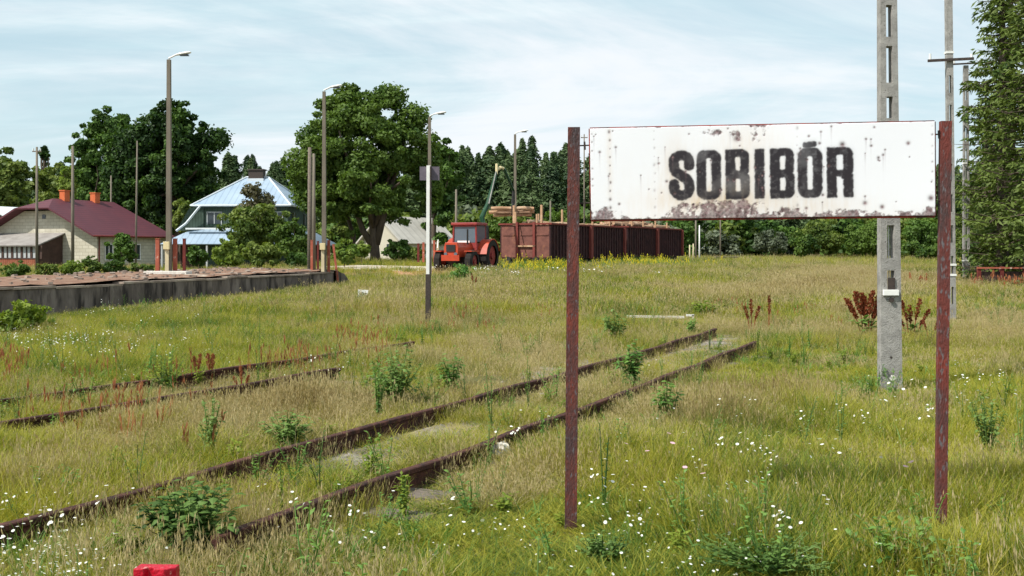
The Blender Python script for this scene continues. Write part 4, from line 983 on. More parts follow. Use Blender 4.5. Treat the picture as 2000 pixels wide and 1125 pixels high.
# ------------------------------------------------------------------ foliage builders
def leaf_cloud(lobes, per, size, seed, out_bias=.8, elong=1.6, shell=.55, droop=0.0, vary=.4):
    r = np.random.default_rng(seed); lobes = np.asarray(lobes, float); vol = (lobes[:, 3]*lobes[:, 4]*lobes[:, 5])**(2/3.)
    cnt = np.maximum(6, (per*vol/vol.sum()*len(lobes)).astype(int)); idx = np.repeat(np.arange(len(lobes)), cnt); n = len(idx)
    d = r.normal(size=(n, 3)); d /= np.linalg.norm(d, axis=1)[:, None]; rad = shell+(1-shell)*r.random(n)**.6; rad *= 1+.12*r.normal(size=n)
    p = lobes[idx, :3]+d*lobes[idx, 3:6]*rad[:, None]
    nn = d*out_bias+r.normal(size=(n, 3))*.6; nn[:, 2] += .25; nn /= np.linalg.norm(nn, axis=1)[:, None]
    a = np.cross(nn, r.normal(size=(n, 3))); a[:, 2] -= droop; a /= np.linalg.norm(a, axis=1)[:, None]; b = np.cross(nn, a); b /= np.linalg.norm(b, axis=1)[:, None]
    s = size*(1-vary/2+vary*r.random(n)); A = a*(s*.5*elong**.5)[:, None]; B = b*(s*.5/elong**.5)[:, None]
    v = np.stack([p-A, p+B-A*.1, p+A, p-B-A*.1], 1).reshape(-1, 3)
    return v, np.arange(4*n).reshape(n, 4)
def mesh_obj(name, me, parent=None):
    o = bpy.data.objects.new(name, me); COL.objects.link(o); o.parent = parent; return o
def trunk_mb(h, r, limbs, lean=(0, 0), seed=0, n=9):
    q = random.Random(seed); b = MB(); pts = []; rad = []
    for k in range(7):
        t = k/6; pts.append((lean[0]*t*t*h+q.uniform(-.03, .03)*h*.1, lean[1]*t*t*h+q.uniform(-.03, .03)*h*.1, -.3+h*t)); rad.append(r*(1.25 if k == 0 else 1-.55*t))
    b.tube(pts, rad, n)
    for (tx, ty, tz, z0, rr) in limbs:
        s = Vector((lean[0]*(z0/h)**2*h, lean[1]*(z0/h)**2*h, z0)); e = Vector((tx, ty, tz)); m1 = s.lerp(e, .35)+Vector((q.uniform(-.1, .1), q.uniform(-.1, .1), .12))*(e-s).length*.6; m2 = s.lerp(e, .7)+Vector((q.uniform(-.1, .1), q.uniform(-.1, .1), .08))*(e-s).length*.6
        b.tube([s, m1, m2, e], [rr, rr*.75, rr*.5, rr*.22], 6)
    return b
def broadleaf(name, px, d, ybase, crown, label, leafmat_, nleaf, lsize, seed, trunk_r=.3, nlobe=60, lob=.2, extra=(), cat='tree', depthr=None, trunk_h=None, group=None, zb=None, trunks=None, out_bias=.8):
    """crown: (px0, px1, ytop, ybottom) extents in photo pixels at depth d"""
    q = random.Random(seed); x = X(px, d); zb = Tz(x, d) if zb is None else zb
    root = thing(name, (x, d, zb), 0, label, cat, group)
    cx = X((crown[0]+crown[1])/2, d)-x; rx = (crown[1]-crown[0])/2/F*d; zt = CH-(crown[2]-HZ)/F*d-zb; z0 = CH-(crown[3]-HZ)/F*d-zb; rz_ = (zt-z0)/2; cz = (zt+z0)/2; ry = depthr or rx*.85
    lobes = []; lr = lob*min(rx, rz_*1.2)*2
    for k in range(nlobe):
        while True:
            v = Vector((q.gauss(0, 1), q.gauss(0, 1), q.gauss(0, 1)))
            if v.length > .1: break
        v.normalize(); rr = q.uniform(.25, 1)**.5; a = lr*q.uniform(.55, 1.05)
        wz = 1.0 if v.z > 0 else .9
        sx = 1-.18*max(0, v.z)**2
        lobes.append((cx+v.x*rr*max(.1, rx-a)*sx, v.y*rr*max(.1, ry-a), cz+v.z*wz*rr*max(.1, rz_-a*.8), a, a, a*.72))
    for k in range(nlobe//2):
        v = Vector((q.gauss(0, 1), q.gauss(0, 1), q.gauss(.3, 1))).normalized(); a = lr*q.uniform(.25, .42); rr = q.uniform(.86, .99)
        lobes.append((cx+v.x*rr*rx*(1-.15*max(0, v.z)**2), v.y*rr*ry, cz+v.z*rr*rz_, a*1.2, a, a*.8))
    lobes += list(extra)
    v, qd = leaf_cloud(lobes, nleaf/len(lobes), lsize, seed+1, out_bias=out_bias)
    mesh_obj('crown', fast_mesh('crown', v, qd, [M[leafmat_]]), root)
    th = trunk_h or max(.4, cz); limbs = []
    for k in range(min(12, len(lobes))):
        l_ = lobes[q.randrange(len(lobes))]; limbs.append((l_[0], l_[1], l_[2], q.uniform(.45, .9)*th, trunk_r*q.uniform(.3, .5)))
    tb = trunk_mb(th, trunk_r, limbs, lean=(cx/th*.6 if th else 0, 0), seed=seed)
    if trunks:
        for pts, rad in trunks: tb.tube(pts, rad, 8)
    tb.build('trunk', M['bark'], root, smooth=True)
    return root

# the broad tree in the middle: crown plus forked trunks
broadleaf('broadleaf_tree', 733, 78, 505, (566, 860, 160, 478), 'broad sunlit maple-like tree filling the middle, dark forked trunk below', 'leaf_lime', 80000, .22, 21, trunk_r=.42, nlobe=105, lob=.1, trunk_h=4.5,
          trunks=[([(-.1, 0, 1.2), (-.9, 0, 2.4), (-1.5, 0, 4.2), (-2.4, .2, 6.2)], [.3, .22, .18, .1]), ([(.05, 0, 1.4), (.5, .1, 3.2), (1.2, .1, 5.5)], [.3, .26, .15]), ([(-1.9, 1.5, -.2), (-1.8, 1.5, 2.0), (-2.6, 1.5, 4.6)], [.2, .18, .1])],
          extra=[(1.0, 0, 12.1, 1.3, 1.3, .9), (-2.3, 0, 11.2, 1.5, 1.3, 1.0), (-4.2, 0, 9.2, 1.5, 1.3, 1.1), (-5.3, 0, 7.4, 1.4, 1.2, 1.1), (-4.6, 0, 5.0, 1.5, 1.2, 1.2), (-5.2, 0, 6.2, 1.2, 1.2, 1), (2.6, 0, 10.6, 1.4, 1.2, 1), (3.9, 0, 7.5, 1.0, 1.2, 2.2), (4.1, 0, 5.6, .9, 1, 1.6)])
broadleaf('broadleaf_tree', 345, 108, 480, (232, 434, 190, 480), 'large dark tree behind the red roof, its crown crossed by the tallest lamp', 'leaf_dark', 40000, .34, 22, trunk_r=.5, nlobe=120, lob=.105, extra=[(-3.8, -1, 12.4, 2.4, 1.5, 1.7), (-2.0, -1, 13.6, 2.0, 1.5, 1.5), (-4.8, -1, 11.2, 2.2, 1.5, 1.7), (-5.0, -1, 9.2, 2.2, 1.5, 1.9), (3.8, 0, 12.6, 1.7, 1.5, 1.3), (-5.2, 0, 7.5, 2, 1.6, 1.8), (-4.4, 0, 10.3, 1.6, 1.4, 1.5), (-5, 0, 4.5, 2, 1.6, 1.6)])
broadleaf('broadleaf_tree', 190, 112, 480, (134, 292, 206, 470), 'dark tree on the left behind the red roof chimneys', 'leaf_dark', 28000, .34, 23, trunk_r=.4, nlobe=95, lob=.12)
broadleaf('broadleaf_tree', 15, 120, 480, (-50, 62, 284, 440), 'round olive green tree at the left edge behind the white roof', 'leaf_mid', 9000, .45, 24, nlobe=30, lob=.2)
broadleaf('broadleaf_tree', 92, 126, 480, (50, 150, 312, 440), 'bushy green tree between the left edge tree and the big dark one', 'leaf_mid', 8000, .45, 25, nlobe=28, lob=.2)
broadleaf('slender_tree', 86, 135, 480, (74, 97, 282, 330), 'thin wispy treetop above the left bushes', 'leaf_dark', 500, .45, 26, nlobe=8, lob=.25)
broadleaf('broadleaf_tree', 128, 100, 480, (112, 150, 320, 400), 'bright green tree patch behind the first chimney', 'leaf_bright', 2500, .35, 27, nlobe=14, lob=.25)
broadleaf('broadleaf_tree', 352, 96, 500, (330, 395, 385, 480), 'low olive tree filling the gap right of the tallest lamp', 'leaf_mid', 3500, .3, 28, nlobe=18, lob=.22)
broadleaf('broadleaf_tree', 845, 96, 505, (815, 905, 255, 490), 'shaded tree pressed against the right flank of the broad one', 'leaf_dark', 9000, .38, 29, nlobe=30, lob=.2)
broadleaf('pear_tree', 505, 70, 520, (450, 542, 352, 440), 'brownish sparse tree standing before the blue roof', 'leaf_brown', 1700, .2, 30, nlobe=16, lob=.2, trunk_r=.08)
broadleaf('garden_tree', 490, 66, 525, (425, 572, 388, 505), 'yellowish green fruit tree in front of the blue roofed house', 'leaf_mid', 9000, .19, 31, nlobe=34, lob=.18, trunk_r=.1)
broadleaf('garden_tree', 570, 64, 525, (530, 606, 425, 522), 'green fruit tree at the right corner of the blue roofed house', 'leaf_lime', 5000, .18, 32, nlobe=26, lob=.2, trunk_r=.08)
broadleaf('willow_shrub', 445, 58, 525, (412, 482, 462, 528), 'pale yellow green weeping shrub by the platform', 'leaf_bright', 4200, .16, 33, nlobe=22, lob=.2, trunk_r=.05, cat='shrub')
bl = [(235, 500, (205, 268, 455, 522), 'leaf_dark', 'dark conifer-like bush against the shaded house wall', 70),
      (388, 510, (362, 412, 478, 526), 'leaf_dark', 'dark low bush left of the pale weeping shrub', 66),
      (510, 512, (470, 556, 470, 528), 'leaf_mid', 'dense bush under the yellowish fruit tree', 60),
      (580, 512, (548, 606, 490, 528), 'leaf_dark', 'dark bush at the foot of the two wooden poles', 60),
      (672, 505, (640, 700, 400, 478), 'leaf_mid', 'bushy tree left of the broad forked trunk', 88),
      (672, 508, (648, 702, 466, 520), 'leaf_bright', 'light green bush right of the platform end lamp', 66),
      (768, 505, (742, 812, 466, 512), 'leaf_dark', 'dark bush in front of the small cottage', 76),
      (706, 505, (690, 726, 470, 512), 'leaf_bright', 'small light bush just left of the forked trunk', 74),
      (812, 512, (790, 832, 480, 514), 'leaf_mid', 'olive bush at the right end of the small cottage', 76),
      (905, 555, (868, 940, 515, 566), 'weed', 'clump of light green saplings in front of the tractor', 44),
      (1505, 505, (1465, 1545, 448, 500), 'leaf_silver', 'silvery green bush below the gap between the letters', 110),
      (1600, 505, (1545, 1660, 424, 506), 'leaf_mid', 'mid green round bush at the woods edge left of the mast', 100),
      (1560, 505, (1530, 1600, 450, 508), 'leaf_lime', 'smaller green bush before the round woods edge bush', 96),
      (1690, 505, (1645, 1745, 424, 508), 'leaf_lime', 'green bush right behind the massive mast', 98),
      (1795, 505, (1745, 1852, 425, 510), 'leaf_dark', 'dark bush between mast and right sign post', 96),
      (1790, 508, (1735, 1850, 468, 516), 'leaf_lime', 'low bright bush at the woods edge by the right sign post', 84),
      (1905, 525, (1868, 1945, 430, 530), 'leaf_mid', 'leafy bush under the big conifers', 50),
      (1970, 525, (1930, 2020, 420, 530), 'leaf_lime', 'tall leafy bush at the right edge behind the low fence', 48),
      (1345, 505, (1328, 1368, 432, 500), 'leaf_lime', 'green tree just past the end of the last wagon', 110),
      (1085, 440, (1058, 1112, 405, 450), 'leaf_bright', 'light green tree behind the front wagon near the sign post', 95),
      (985, 440, (940, 1010, 425, 470), 'leaf_lime', 'green bush behind the tractor cab', 78),
      (30, 655, (-35, 112, 584, 668), 'weed_yellow', 'lush yellow green weeds below the platform at the left edge', 22),
      ]
for k_, (a_, b_, c_, e_, m_) in enumerate(((-12, 70, 508, 545, 'leaf_lime'), (60, 118, 512, 545, 'leaf_mid'), (112, 165, 505, 545, 'leaf_bright'), (150, 205, 500, 540, 'leaf_mid'), (196, 250, 505, 540, 'leaf_lime'), (240, 302, 510, 540, 'leaf_mid'))):
    bl.append(((a_+b_)/2, 530, (a_, b_, c_, e_), m_, ['green weeds before the glazed porch, cut by the left frame edge', 'weeds at the foot of the brown wooden pole by the porch', 'light weeds at the foot of the grey pole by the gable', 'weeds below the sunlit corner of the cream gable', 'green weeds along the shaded wall under the red roof', 'low weeds left of the first brick red post'][k_], 45+.7*k_))
for k, (px, yb, cr, mt, lab, d) in enumerate(bl):
    wpx = (cr[1]-cr[0])/F*d; broadleaf('shrub', px, d, yb, cr, lab, mt, int(1300+240*wpx*((cr[3]-cr[2])/F*d)), .2 if d > 50 else .09, 60+k, trunk_r=.05, nlobe=int(14+wpx*2), lob=.2, cat='bush')
# woods: pines in several rows, copies share mesh
def pine_meshes(seed, h, needles='needles'):
    r = np.random.default_rng(seed); n = 3400; zb = h*r.uniform(.05, .16); t = r.random(n)**.8; a = r.random(n)*6.283
    ph = r.random(6)*6.283; lay = .72+.28*np.sin(t*34+ph[0]+1.2*np.sin(a*2+ph[1])); lob = .8+.25*np.sin(a*3+ph[2]+t*9)+.15*np.sin(a*5+ph[3]-t*14)
    R = h*.19*(1-t**2.4)**.75*lay*lob*(1-.25*t)+.12; rr = R*(.25+.75*r.random(n)**.5); z = zb+(h-zb)*t-.12*rr+r.normal(size=n)*.12
    p = np.stack([rr*np.cos(a), rr*np.sin(a), z], 1); nn = np.stack([np.cos(a)*.7, np.sin(a)*.7, .5+0*a], 1)+r.normal(size=(n, 3))*.5; nn /= np.linalg.norm(nn, axis=1)[:, None]
    A_ = np.cross(nn, r.normal(size=(n, 3))); A_ /= np.linalg.norm(A_, axis=1)[:, None]; B_ = np.cross(nn, A_); s_ = (.2+.22*r.random(n))[:, None]*(1.1-.5*t[:, None])
    v = np.stack([p-A_*s_, p+B_*s_*.45, p+A_*s_, p-B_*s_*.45], 1).reshape(-1, 3)
    return fast_mesh('crown', v, np.arange(4*n).reshape(n, 4), [M[needles]]), h
pv = [pine_meshes(100+k, h) for k, h in enumerate((14, 15, 13.5, 16, 14.5, 15.5))]
pt_ = []
for me, h in pv:
    r = bpy.data.objects.new('pine_tree', None); COL.objects.link(r); mesh_obj('crown', me, r); trunk_mb(h*.95, .2, [], seed=3, n=6).build('trunk', M['pine_bark'], r); pt_.append(r)
TOPL = [(-200, 330), (0, 335), (120, 330), (400, 315), (420, 300), (470, 285), (500, 300), (520, 325), (545, 300), (600, 330), (850, 300), (900, 292), (960, 288), (1030, 272), (1080, 290), (1150, 285), (1300, 300), (1400, 320), (1700, 330), (1830, 325), (1950, 300), (2200, 320)]
used = set(); cnt = 0
for row, (d0, step) in enumerate(((126, 2.7), (133, 2.7), (141, 2.8), (150, 3.0))):
    xx = -.56*d0
    while xx < .56*d0:
        d = d0+rnd.uniform(-3.5, 3.5); x = xx+rnd.uniform(-.9, .9); px = 1000+x/d*F; xx += step
        yt = np.interp(px, [a for a, b in TOPL], [b for a, b in TOPL])+rnd.gauss(8, 8)+row*1.5-(8 if rnd.random() < .1 else 0)
        if 545 < px < 690 and row > 1: continue
        zb = 1.0; h = (CH+(HZ-yt)/F*d)-zb
        k = cnt % 6; src = pt_[k]; cnt += 1; s = h/pv[k][1]
        if k not in used: o = src; used.add(k)
        else: o = clone(src, (0, 0, 0), 0, '')
        o.location = (x, d, zb); o.rotation_euler = (0, 0, rnd.uniform(0, 6.28)); o.scale = (s*rnd.uniform(1.0, 1.5), s*rnd.uniform(1.0, 1.5), s)
        zone = next(i_ for i_, e_ in enumerate((420, 680, 1110, 1850, 9999)) if px < e_)
        tag(o, ('tall dark pine of the back wood, left of and behind the big dark tree', 'tall dark pine of the back wood, standing behind the blue roofed house', 'tall dark pine of the back wood, standing behind tractor and front wagon', 'tall dark pine of the back wood, standing behind the sign board', 'tall dark pine of the back wood, at the right edge behind the conifers')[zone], 'pine tree', ('pines left of the big dark tree', 'pines behind the blue roof', 'pines behind the tractor', 'pines behind the sign', 'pines at the right edge')[zone])
# bushes along the wood's foot
bm_ = []
for k, mt in enumerate(('leaf_mid', 'leaf_lime', 'leaf_dark', 'leaf_silver')):
    q = random.Random(k); lob = [(q.uniform(-1.2, 1.2), q.uniform(-1, 1), q.uniform(.8, 2.9), q.uniform(.5, .9), q.uniform(.5, .9), q.uniform(.45, .7)) for _ in range(16)]
    v, qd = leaf_cloud(lob, 1500/16, .32, 300+k); bm_.append(fast_mesh('edge_shrub', v, qd, [M[mt]]))
for k in range(86):
    px = -60+2120*(k+rnd.random())/86; d = rnd.uniform(106, 122); x = X(px, d)
    if 100 < px < 430 : continue
    o = bpy.data.objects.new('edge_shrub', bm_[rnd.choice((0, 0, 1, 2, 2, 2, 3))]); COL.objects.link(o); o.location = (x, d, Tz(x, d)-.3); s = rnd.uniform(.8, 1.9); o.scale = (s*1.2, s, s*rnd.uniform(.8, 1.15)); o.rotation_euler = (0, 0, rnd.uniform(0, 6))
    tag(o, 'leafy undergrowth bush at the foot of the back wood', 'bush', 'bushes along the back wood')
# big drooping conifers at the right edge
def spruce(px, d, h, R0, label, seed, lo=.5):
    q = random.Random(seed); rr_ = np.random.default_rng(seed); x = X(px, d); root = thing('spruce_tree', (x, d, Tz(x, d)), 0, label, 'conifer')
    vs = []; tb = MB().tube([(0, 0, -.3), (0, 0, h*.5), (0, 0, h)], [.24, .15, .02], 9)
    z = lo; 
    while z < h:
        t = z/h; R = R0*(1-t)**.8*q.uniform(.8, 1.1)+.15
        for j in range(q.randint(4, 6)):
            a = q.uniform(0, 6.28); Rb = R*q.uniform(.55, 1.3); drop = q.uniform(.05, .5)
            dirv = np.array([math.cos(a), math.sin(a), 0]); n = int(20*Rb)+5 if q.random() > .12 else 4
            tt = rr_.random(n)**.7; base = dirv[None]*(tt*Rb)[:, None]; base[:, 2] = z-drop*Rb*tt+.25*Rb*tt**3; base += rr_.normal(size=(n, 3))*np.array([.1, .1, .05])*(1.2-tt)[:, None]
            side = np.cross(dirv, [0, 0, 1]); L_ = .16+.34*rr_.random(n)*(1.1-.5*tt)
            out = dirv[None]*.5*rr_.random(n)[:, None]+side[None]*rr_.normal(size=n)[:, None]*.75; out[:, 2] = -.55*rr_.random(n); out /= np.linalg.norm(out, axis=1)[:, None]
            wv = np.cross(out, rr_.normal(size=(n, 3))); wv /= np.linalg.norm(wv, axis=1)[:, None]; wv *= .045
            p = base; vs.append(np.stack([p-wv*.6, p+out*L_[:, None]*.5-wv, p+out*L_[:, None], p+out*L_[:, None]*.5+wv], 1).reshape(-1, 3))
            tb.tube([(0, 0, z), (dirv[0]*Rb*.5, dirv[1]*Rb*.5, z-drop*Rb*.5), (dirv[0]*Rb*.92, dirv[1]*Rb*.92, z-drop*Rb*.9+.2*Rb)], [.035, .02, .006], 4, caps=False)
        z += q.uniform(.16, .3)
    v = np.concatenate(vs); mesh_obj('crown', fast_mesh('crown', v, np.arange(len(v)).reshape(-1, 4), [M['needles_near']]), root); tb.build('trunk', M['bark'], root)
spruce(1958, 42, 15.5, 2.1, 'tallest drooping conifer at the right edge, nearest the short mast', 401)
spruce(2012, 40, 13, 2.1, 'big conifer cut off by the right frame edge', 402)
spruce(1975, 49, 17, 2.6, 'conifer standing behind the other two at the right edge', 403)
spruce(1925, 54, 9.5, 2.2, 'shorter darker conifer behind the short mast', 404)

# ------------------------------------------------------------------ small plants one can tell apart
def leaf_strip(p, d, up, L_, wd, b, bend=.25):
    d = Vector(d).normalized(); s = d.cross(Vector(up)).normalized(); u = s.cross(d)
    q0 = Vector(p); q1 = q0+d*L_*.5+u*L_*.06; q2 = q0+d*L_-u*L_*bend
    i = len(b.v); b.v += [tuple(q0), tuple(q1+s*wd/2-u*wd*.12), tuple(q2), tuple(q1-s*wd/2-u*wd*.12), tuple(q1)]
    b.f += [(i, i+1, i+4), (i, i+4, i+3), (i+4, i+1, i+2), (i+4, i+2, i+3)]
def weed(px, py, wpx, hpx, label, cat='weed', mat='weed', n=9, leaf=.07, per=14, seed=1, name='leafy_weed', flower=None, upright=.3, sparse_low=.15, group=None):
    x, d = G(px, py); k = d/F; r = random.Random(seed); n = int(n*2.1) if name == 'leafy_weed' else n; leaf *= 1.25; root = thing(name, (x, d, Tz(x, d)), 0, label, cat, group); st = MB(); lf = MB()
    W_, H_ = wpx*k/2*1.1, hpx*k*1.28
    for i in range(n):
        a = r.uniform(0, 6.28); rr = r.uniform(.1, 1)**.6; tip = Vector((math.cos(a)*rr*W_, math.sin(a)*rr*W_*.8, H_*r.uniform(.6, 1.02)*(1-.35*rr*rr)))
        mid = Vector((tip.x*.35, tip.y*.35, tip.z*.5)); st.tube([(tip.x*.06, tip.y*.06, -.02), mid, tip], [.006, .005, .002], 5, caps=False)
        for j in range(per):
            t = sparse_low+(1-sparse_low)*j/(per-1); p = (Vector((0, 0, 0)).lerp(mid, t*2) if t < .5 else mid.lerp(tip, t*2-1)); b_ = r.uniform(0, 6.28)
            leaf_strip(p, (math.cos(b_), math.sin(b_), upright*r.uniform(-.4, 1.4)), (0, 0, 1), leaf*r.uniform(.6, 1.2)*(1.15-.4*t), leaf*.48*r.uniform(.7, 1.2), lf, bend=r.uniform(.05, .45))
        if flower and i < flower[1]:
            fb = MB()
            for j in range(7): b_ = j*.9; leaf_strip(tip, (math.cos(b_), math.sin(b_), .5), (0, 0, 1), flower[2], flower[2]*.8, fb)
            fb.build('flower', M[flower[0]], root)
    st.build('stems', M['weed_dark'], root); lf.build('leaves', M[mat], root); return root
weed(372, 1085, 190, 118, 'large dark green leafy weed just above the red post top', mat='weed_dark', n=34, leaf=.085, per=12, seed=2)
weed(775, 802, 110, 106, 'bushy green weed with one pink flower beyond the far rail', mat='weed_dark', n=26, leaf=.08, per=12, seed=3, flower=('pink_petal', 1, .05))
weed(738, 822, 34, 118, 'tall thin yellow green stalks left of the pink flowered weed', mat='weed', n=6, leaf=.045, per=16, seed=4, upright=1.2)
weed(884, 776, 50, 84, 'green leafy weed standing right of the pink flowered one', mat='weed', n=8, leaf=.09, per=12, seed=5)
weed(560, 878, 110, 66, 'sprawling grey green weed before the far rail, center left', mat='weed_dark', n=18, leaf=.075, per=10, seed=6)
weed(1233, 762, 60, 82, 'bright green weed between the rails right of the left sign post', mat='weed', n=10, leaf=.11, per=12, seed=7)
weed(1303, 832, 66, 76, 'broad leaved bright weed outside the near rail, below the last one', mat='weed', n=10, leaf=.09, per=10, seed=8)
weed(1205, 672, 60, 60, 'olive bushy weed beyond the tracks right of the sign post', mat='weed_dark', n=16, leaf=.1, per=10, seed=9)
weed(1350, 650, 26, 26, 'little green weed touching the far end of the far rail', mat='weed', n=8, leaf=.1, per=8, seed=10)
weed(1378, 616, 56, 24, 'low bright green weed patch above the white marker', mat='weed_yellow', n=14, leaf=.16, per=7, seed=11)
weed(1930, 905, 60, 130, 'tall grey green weed right of the right sign post', mat='weed_dark', n=10, leaf=.05, per=18, seed=12, upright=.8)
weed(790, 1010, 30, 70, 'yellowish upright weed at the near rail in the left centre', mat='weed_yellow', n=4, leaf=.05, per=14, seed=13, upright=1)
weed(330, 765, 90, 55, 'yellow green low weeds growing over the left track', mat='weed_yellow', n=16, leaf=.07, per=8, seed=14)
weed(410, 905, 50, 120, 'slim bluish weed in the middle of the dry grass at left', mat='weed_dark', n=7, leaf=.05, per=16, seed=15, upright=.9)
weed(1760, 1120, 210, 90, 'grassy dark weed clump at the bottom right below the right post', mat='weed', n=18, leaf=.06, per=10, seed=16, upright=.9)
weed(1500, 1130, 260, 75, 'dark green clover clump at the bottom centre right', mat='weed_dark', n=40, leaf=.045, per=9, seed=17)
weed(1180, 1110, 120, 60, 'clover clump at the foot of the left sign post', mat='weed_dark', n=22, leaf=.04, per=9, seed=18)
for k, (px, py, h_, lab) in enumerate(((505, 760, 150, 'single tall pale mullein stalk crossing the left track'), (550, 1010, 140, 'tall pale green stalk beside the rail left of the broken near rail'), (1480, 700, 60, 'pale flower stalk at the end of the near rail'), (1565, 712, 60, 'pair of pale flower stalks right of the near rail end'), (1655, 500, 1, ''))):
    if not lab: continue
    weed(px, py, 16, h_, lab, mat='weed_yellow', n=2, leaf=.035 if py < 900 else .03, per=26, seed=40+k, upright=2, name='flower_stalk', cat='plant')
def dock(px, py, wpx, hpx, label, n, seed, mat='dock', green=True, heads=.5, fat=1.0):
    x, d = G(px, py); k = d/F; r = random.Random(seed); root = thing('dock_plant', (x, d, Tz(x, d)), 0, label, 'dock plant', 'dock plants'); st = MB(); hd = MB(); lf = MB(); W_, H_ = wpx*k/2, hpx*k
    for i in range(n):
        tx = (-1+2*(i+.5)/n+r.uniform(-.12, .12))*W_; tip = Vector((tx, r.uniform(-.4, .4)*W_*.6, H_*r.uniform(.72, 1.0)*(1-.25*abs(tx/W_)))); base = Vector((tx*.2, 0, -.02)); mid = base.lerp(tip, .5)+Vector((-tx*.12, 0, 0)); st.tube([base, mid, tip], [.012, .009, .004], 5, caps=False)
        m_ = int(150*fat)
        for j in range(m_):
            t = 1-heads*r.random()**1.1; p = mid.lerp(tip, t*2-1) if t > .5 else base.lerp(mid, t*2); wdt = .05*fat*H_*math.sin(math.pi*min(1, (1-t)/heads*.85+.12))**.7; a = r.uniform(0, 6.28)
            p = p+Vector((math.cos(a), math.sin(a), 0))*wdt*r.random()**.5; leaf_strip(p, (r.gauss(0, .5), r.gauss(0, .5), 1), (1, 0, 0) if r.random() < .5 else (0, 1, 0), .045*fat*H_, .03*fat*H_, hd)
        if green:
            for j in range(5): b_ = r.uniform(0, 6.28); leaf_strip(base.lerp(mid, r.uniform(.1, .9)), (math.cos(b_), math.sin(b_), r.uniform(0, .9)), (0, 0, 1), .3*H_*r.uniform(.6, 1), .09*H_, lf)
    st.build('stems', M['dock'], root); hd.build('seed_heads', M[mat], root)
    if green: lf.build('leaves', M['weed'], root)
dock(1692, 660, 78, 104, 'big clump of dark red dock left of the massive mast', 7, 1, fat=1.25)
dock(1780, 665, 84, 92, 'dark red dock clump spreading right of the massive mast', 5, 2)
dock(1818, 668, 56, 60, 'leaning dock spike touching the right sign post', 2, 3, green=False)
dock(1468, 648, 40, 72, 'small trio of red brown dock spikes in open grass', 3, 4, green=False)
dock(1502, 650, 22, 76, 'single slanted dock spike right of the small trio', 1, 5, green=False)
dock(384, 748, 26, 66, 'orange dock spikes over the left track, left pair', 2, 6, mat='sorrel', green=False, fat=1.2)
dock(412, 748, 22, 72, 'orange dock spikes over the left track, right pair', 2, 7, mat='sorrel', green=False, fat=1.2)
dock(472, 775, 46, 62, 'faded orange dock clump right of the orange spikes', 3, 8, mat='sorrel', green=False)
dock(155, 850, 34, 46, 'faded orange dock clump below the left end of the left track', 2, 9, mat='sorrel', green=False)
dock(196, 852, 20, 56, 'lone orange dock spike right of the faded clump at far left', 1, 10, mat='sorrel', green=False)
dock(926, 568, 20, 40, 'brown dock tuft beneath the saplings before the tractor', 2, 11, mat='sorrel', green=False)

# ------------------------------------------------------------------ meadow: instanced tufts
pcol = bpy.data.collections.new('tuft_sources')          # not linked to the scene: sources only
class PB:
    def __init__(s): s.v = []; s.q = []; s.m = []; s.n = 0
    def add(s, v, q, mi): s.v.append(v); s.q.append(np.asarray(q)+s.n); s.m.append(np.full(len(q), mi)); s.n += len(v)
    def make(s, name, mats):
        me = fast_mesh(name, np.concatenate(s.v), np.concatenate(s.q), mats, np.concatenate(s.m)); o = bpy.data.objects.new(name, me); pcol.objects.link(o); return o
def blades(n, rad, h0, h1, wd, lean, r, segs=3, tip=.12):
    a = r.random(n)*6.283; rr = rad*np.sqrt(r.random(n)); bx, by = rr*np.cos(a), rr*np.sin(a); h = h0+(h1-h0)*r.random(n)**1.3; la = a+r.normal(size=n)*.9; ln = lean*h*(.3+r.random(n)*1.2); wa = r.random(n)*6.283
    V = []
    for k in range(segs+1):
        t = k/segs; c = ln*t**1.8; z = h*(t-.12*t*t*(ln/h)); w_ = wd*(.6+.8*r.random(n) if k == 0 else 1)*(1-(1-tip)*t**1.5)*.5 if k else wd*.5*np.ones(n)
        cx = bx+np.cos(la)*c; cy = by+np.sin(la)*c; V.append(np.stack([cx-np.cos(wa)*w_, cy-np.sin(wa)*w_, z], 1)); V.append(np.stack([cx+np.cos(wa)*w_, cy+np.sin(wa)*w_, z], 1))
    V = np.stack(V, 1).reshape(-1, 3); base = np.arange(n)[:, None]*(2*(segs+1)); Q = np.concatenate([base+np.array([2*k, 2*k+1, 2*k+3, 2*k+2]) for k in range(segs)], 0)
    top = np.stack([bx+np.cos(la)*ln, by+np.sin(la)*ln, h*(1-.12*ln/h)], 1); return V, Q, top
def heads(top, r, L_, wd, m=4):
    V = []
    for k in range(m):
        p = top+np.stack([r.normal(size=len(top))*wd*.5, r.normal(size=len(top))*wd*.5, -L_*r.random(len(top))], 1); a = r.random(len(top))*6.283; s = np.stack([np.cos(a), np.sin(a), 0*a], 1)*wd*.35; u = np.array([[0, 0, L_*.28]]); V.append(np.stack([p-u, p+s, p+u, p-s], 1).reshape(-1, 3))
    V = np.concatenate(V); return V, np.arange(len(V)).reshape(-1, 4)
def discs(top, r, rad, tilt=.4):
    V = []; n = len(top)
    nn = r.normal(size=(n, 3))*tilt; nn[:, 2] = 1; nn[:, 1] -= .35; nn /= np.linalg.norm(nn, axis=1)[:, None]; a = np.cross(nn, [1, 0, 0.1]); a /= np.linalg.norm(a, axis=1)[:, None]; b = np.cross(nn, a)
    for k in range(3):
        t0, t1, t2 = [2*math.pi*(k*2+j)/6 for j in range(3)]; P_ = lambda t: top+(a*math.cos(t)+b*math.sin(t))*rad
        V.append(np.stack([top, P_(t0), P_(t1), P_(t2)], 1).reshape(-1, 3))
    V = np.concatenate(V); return V, np.arange(len(V)).reshape(-1, 4)
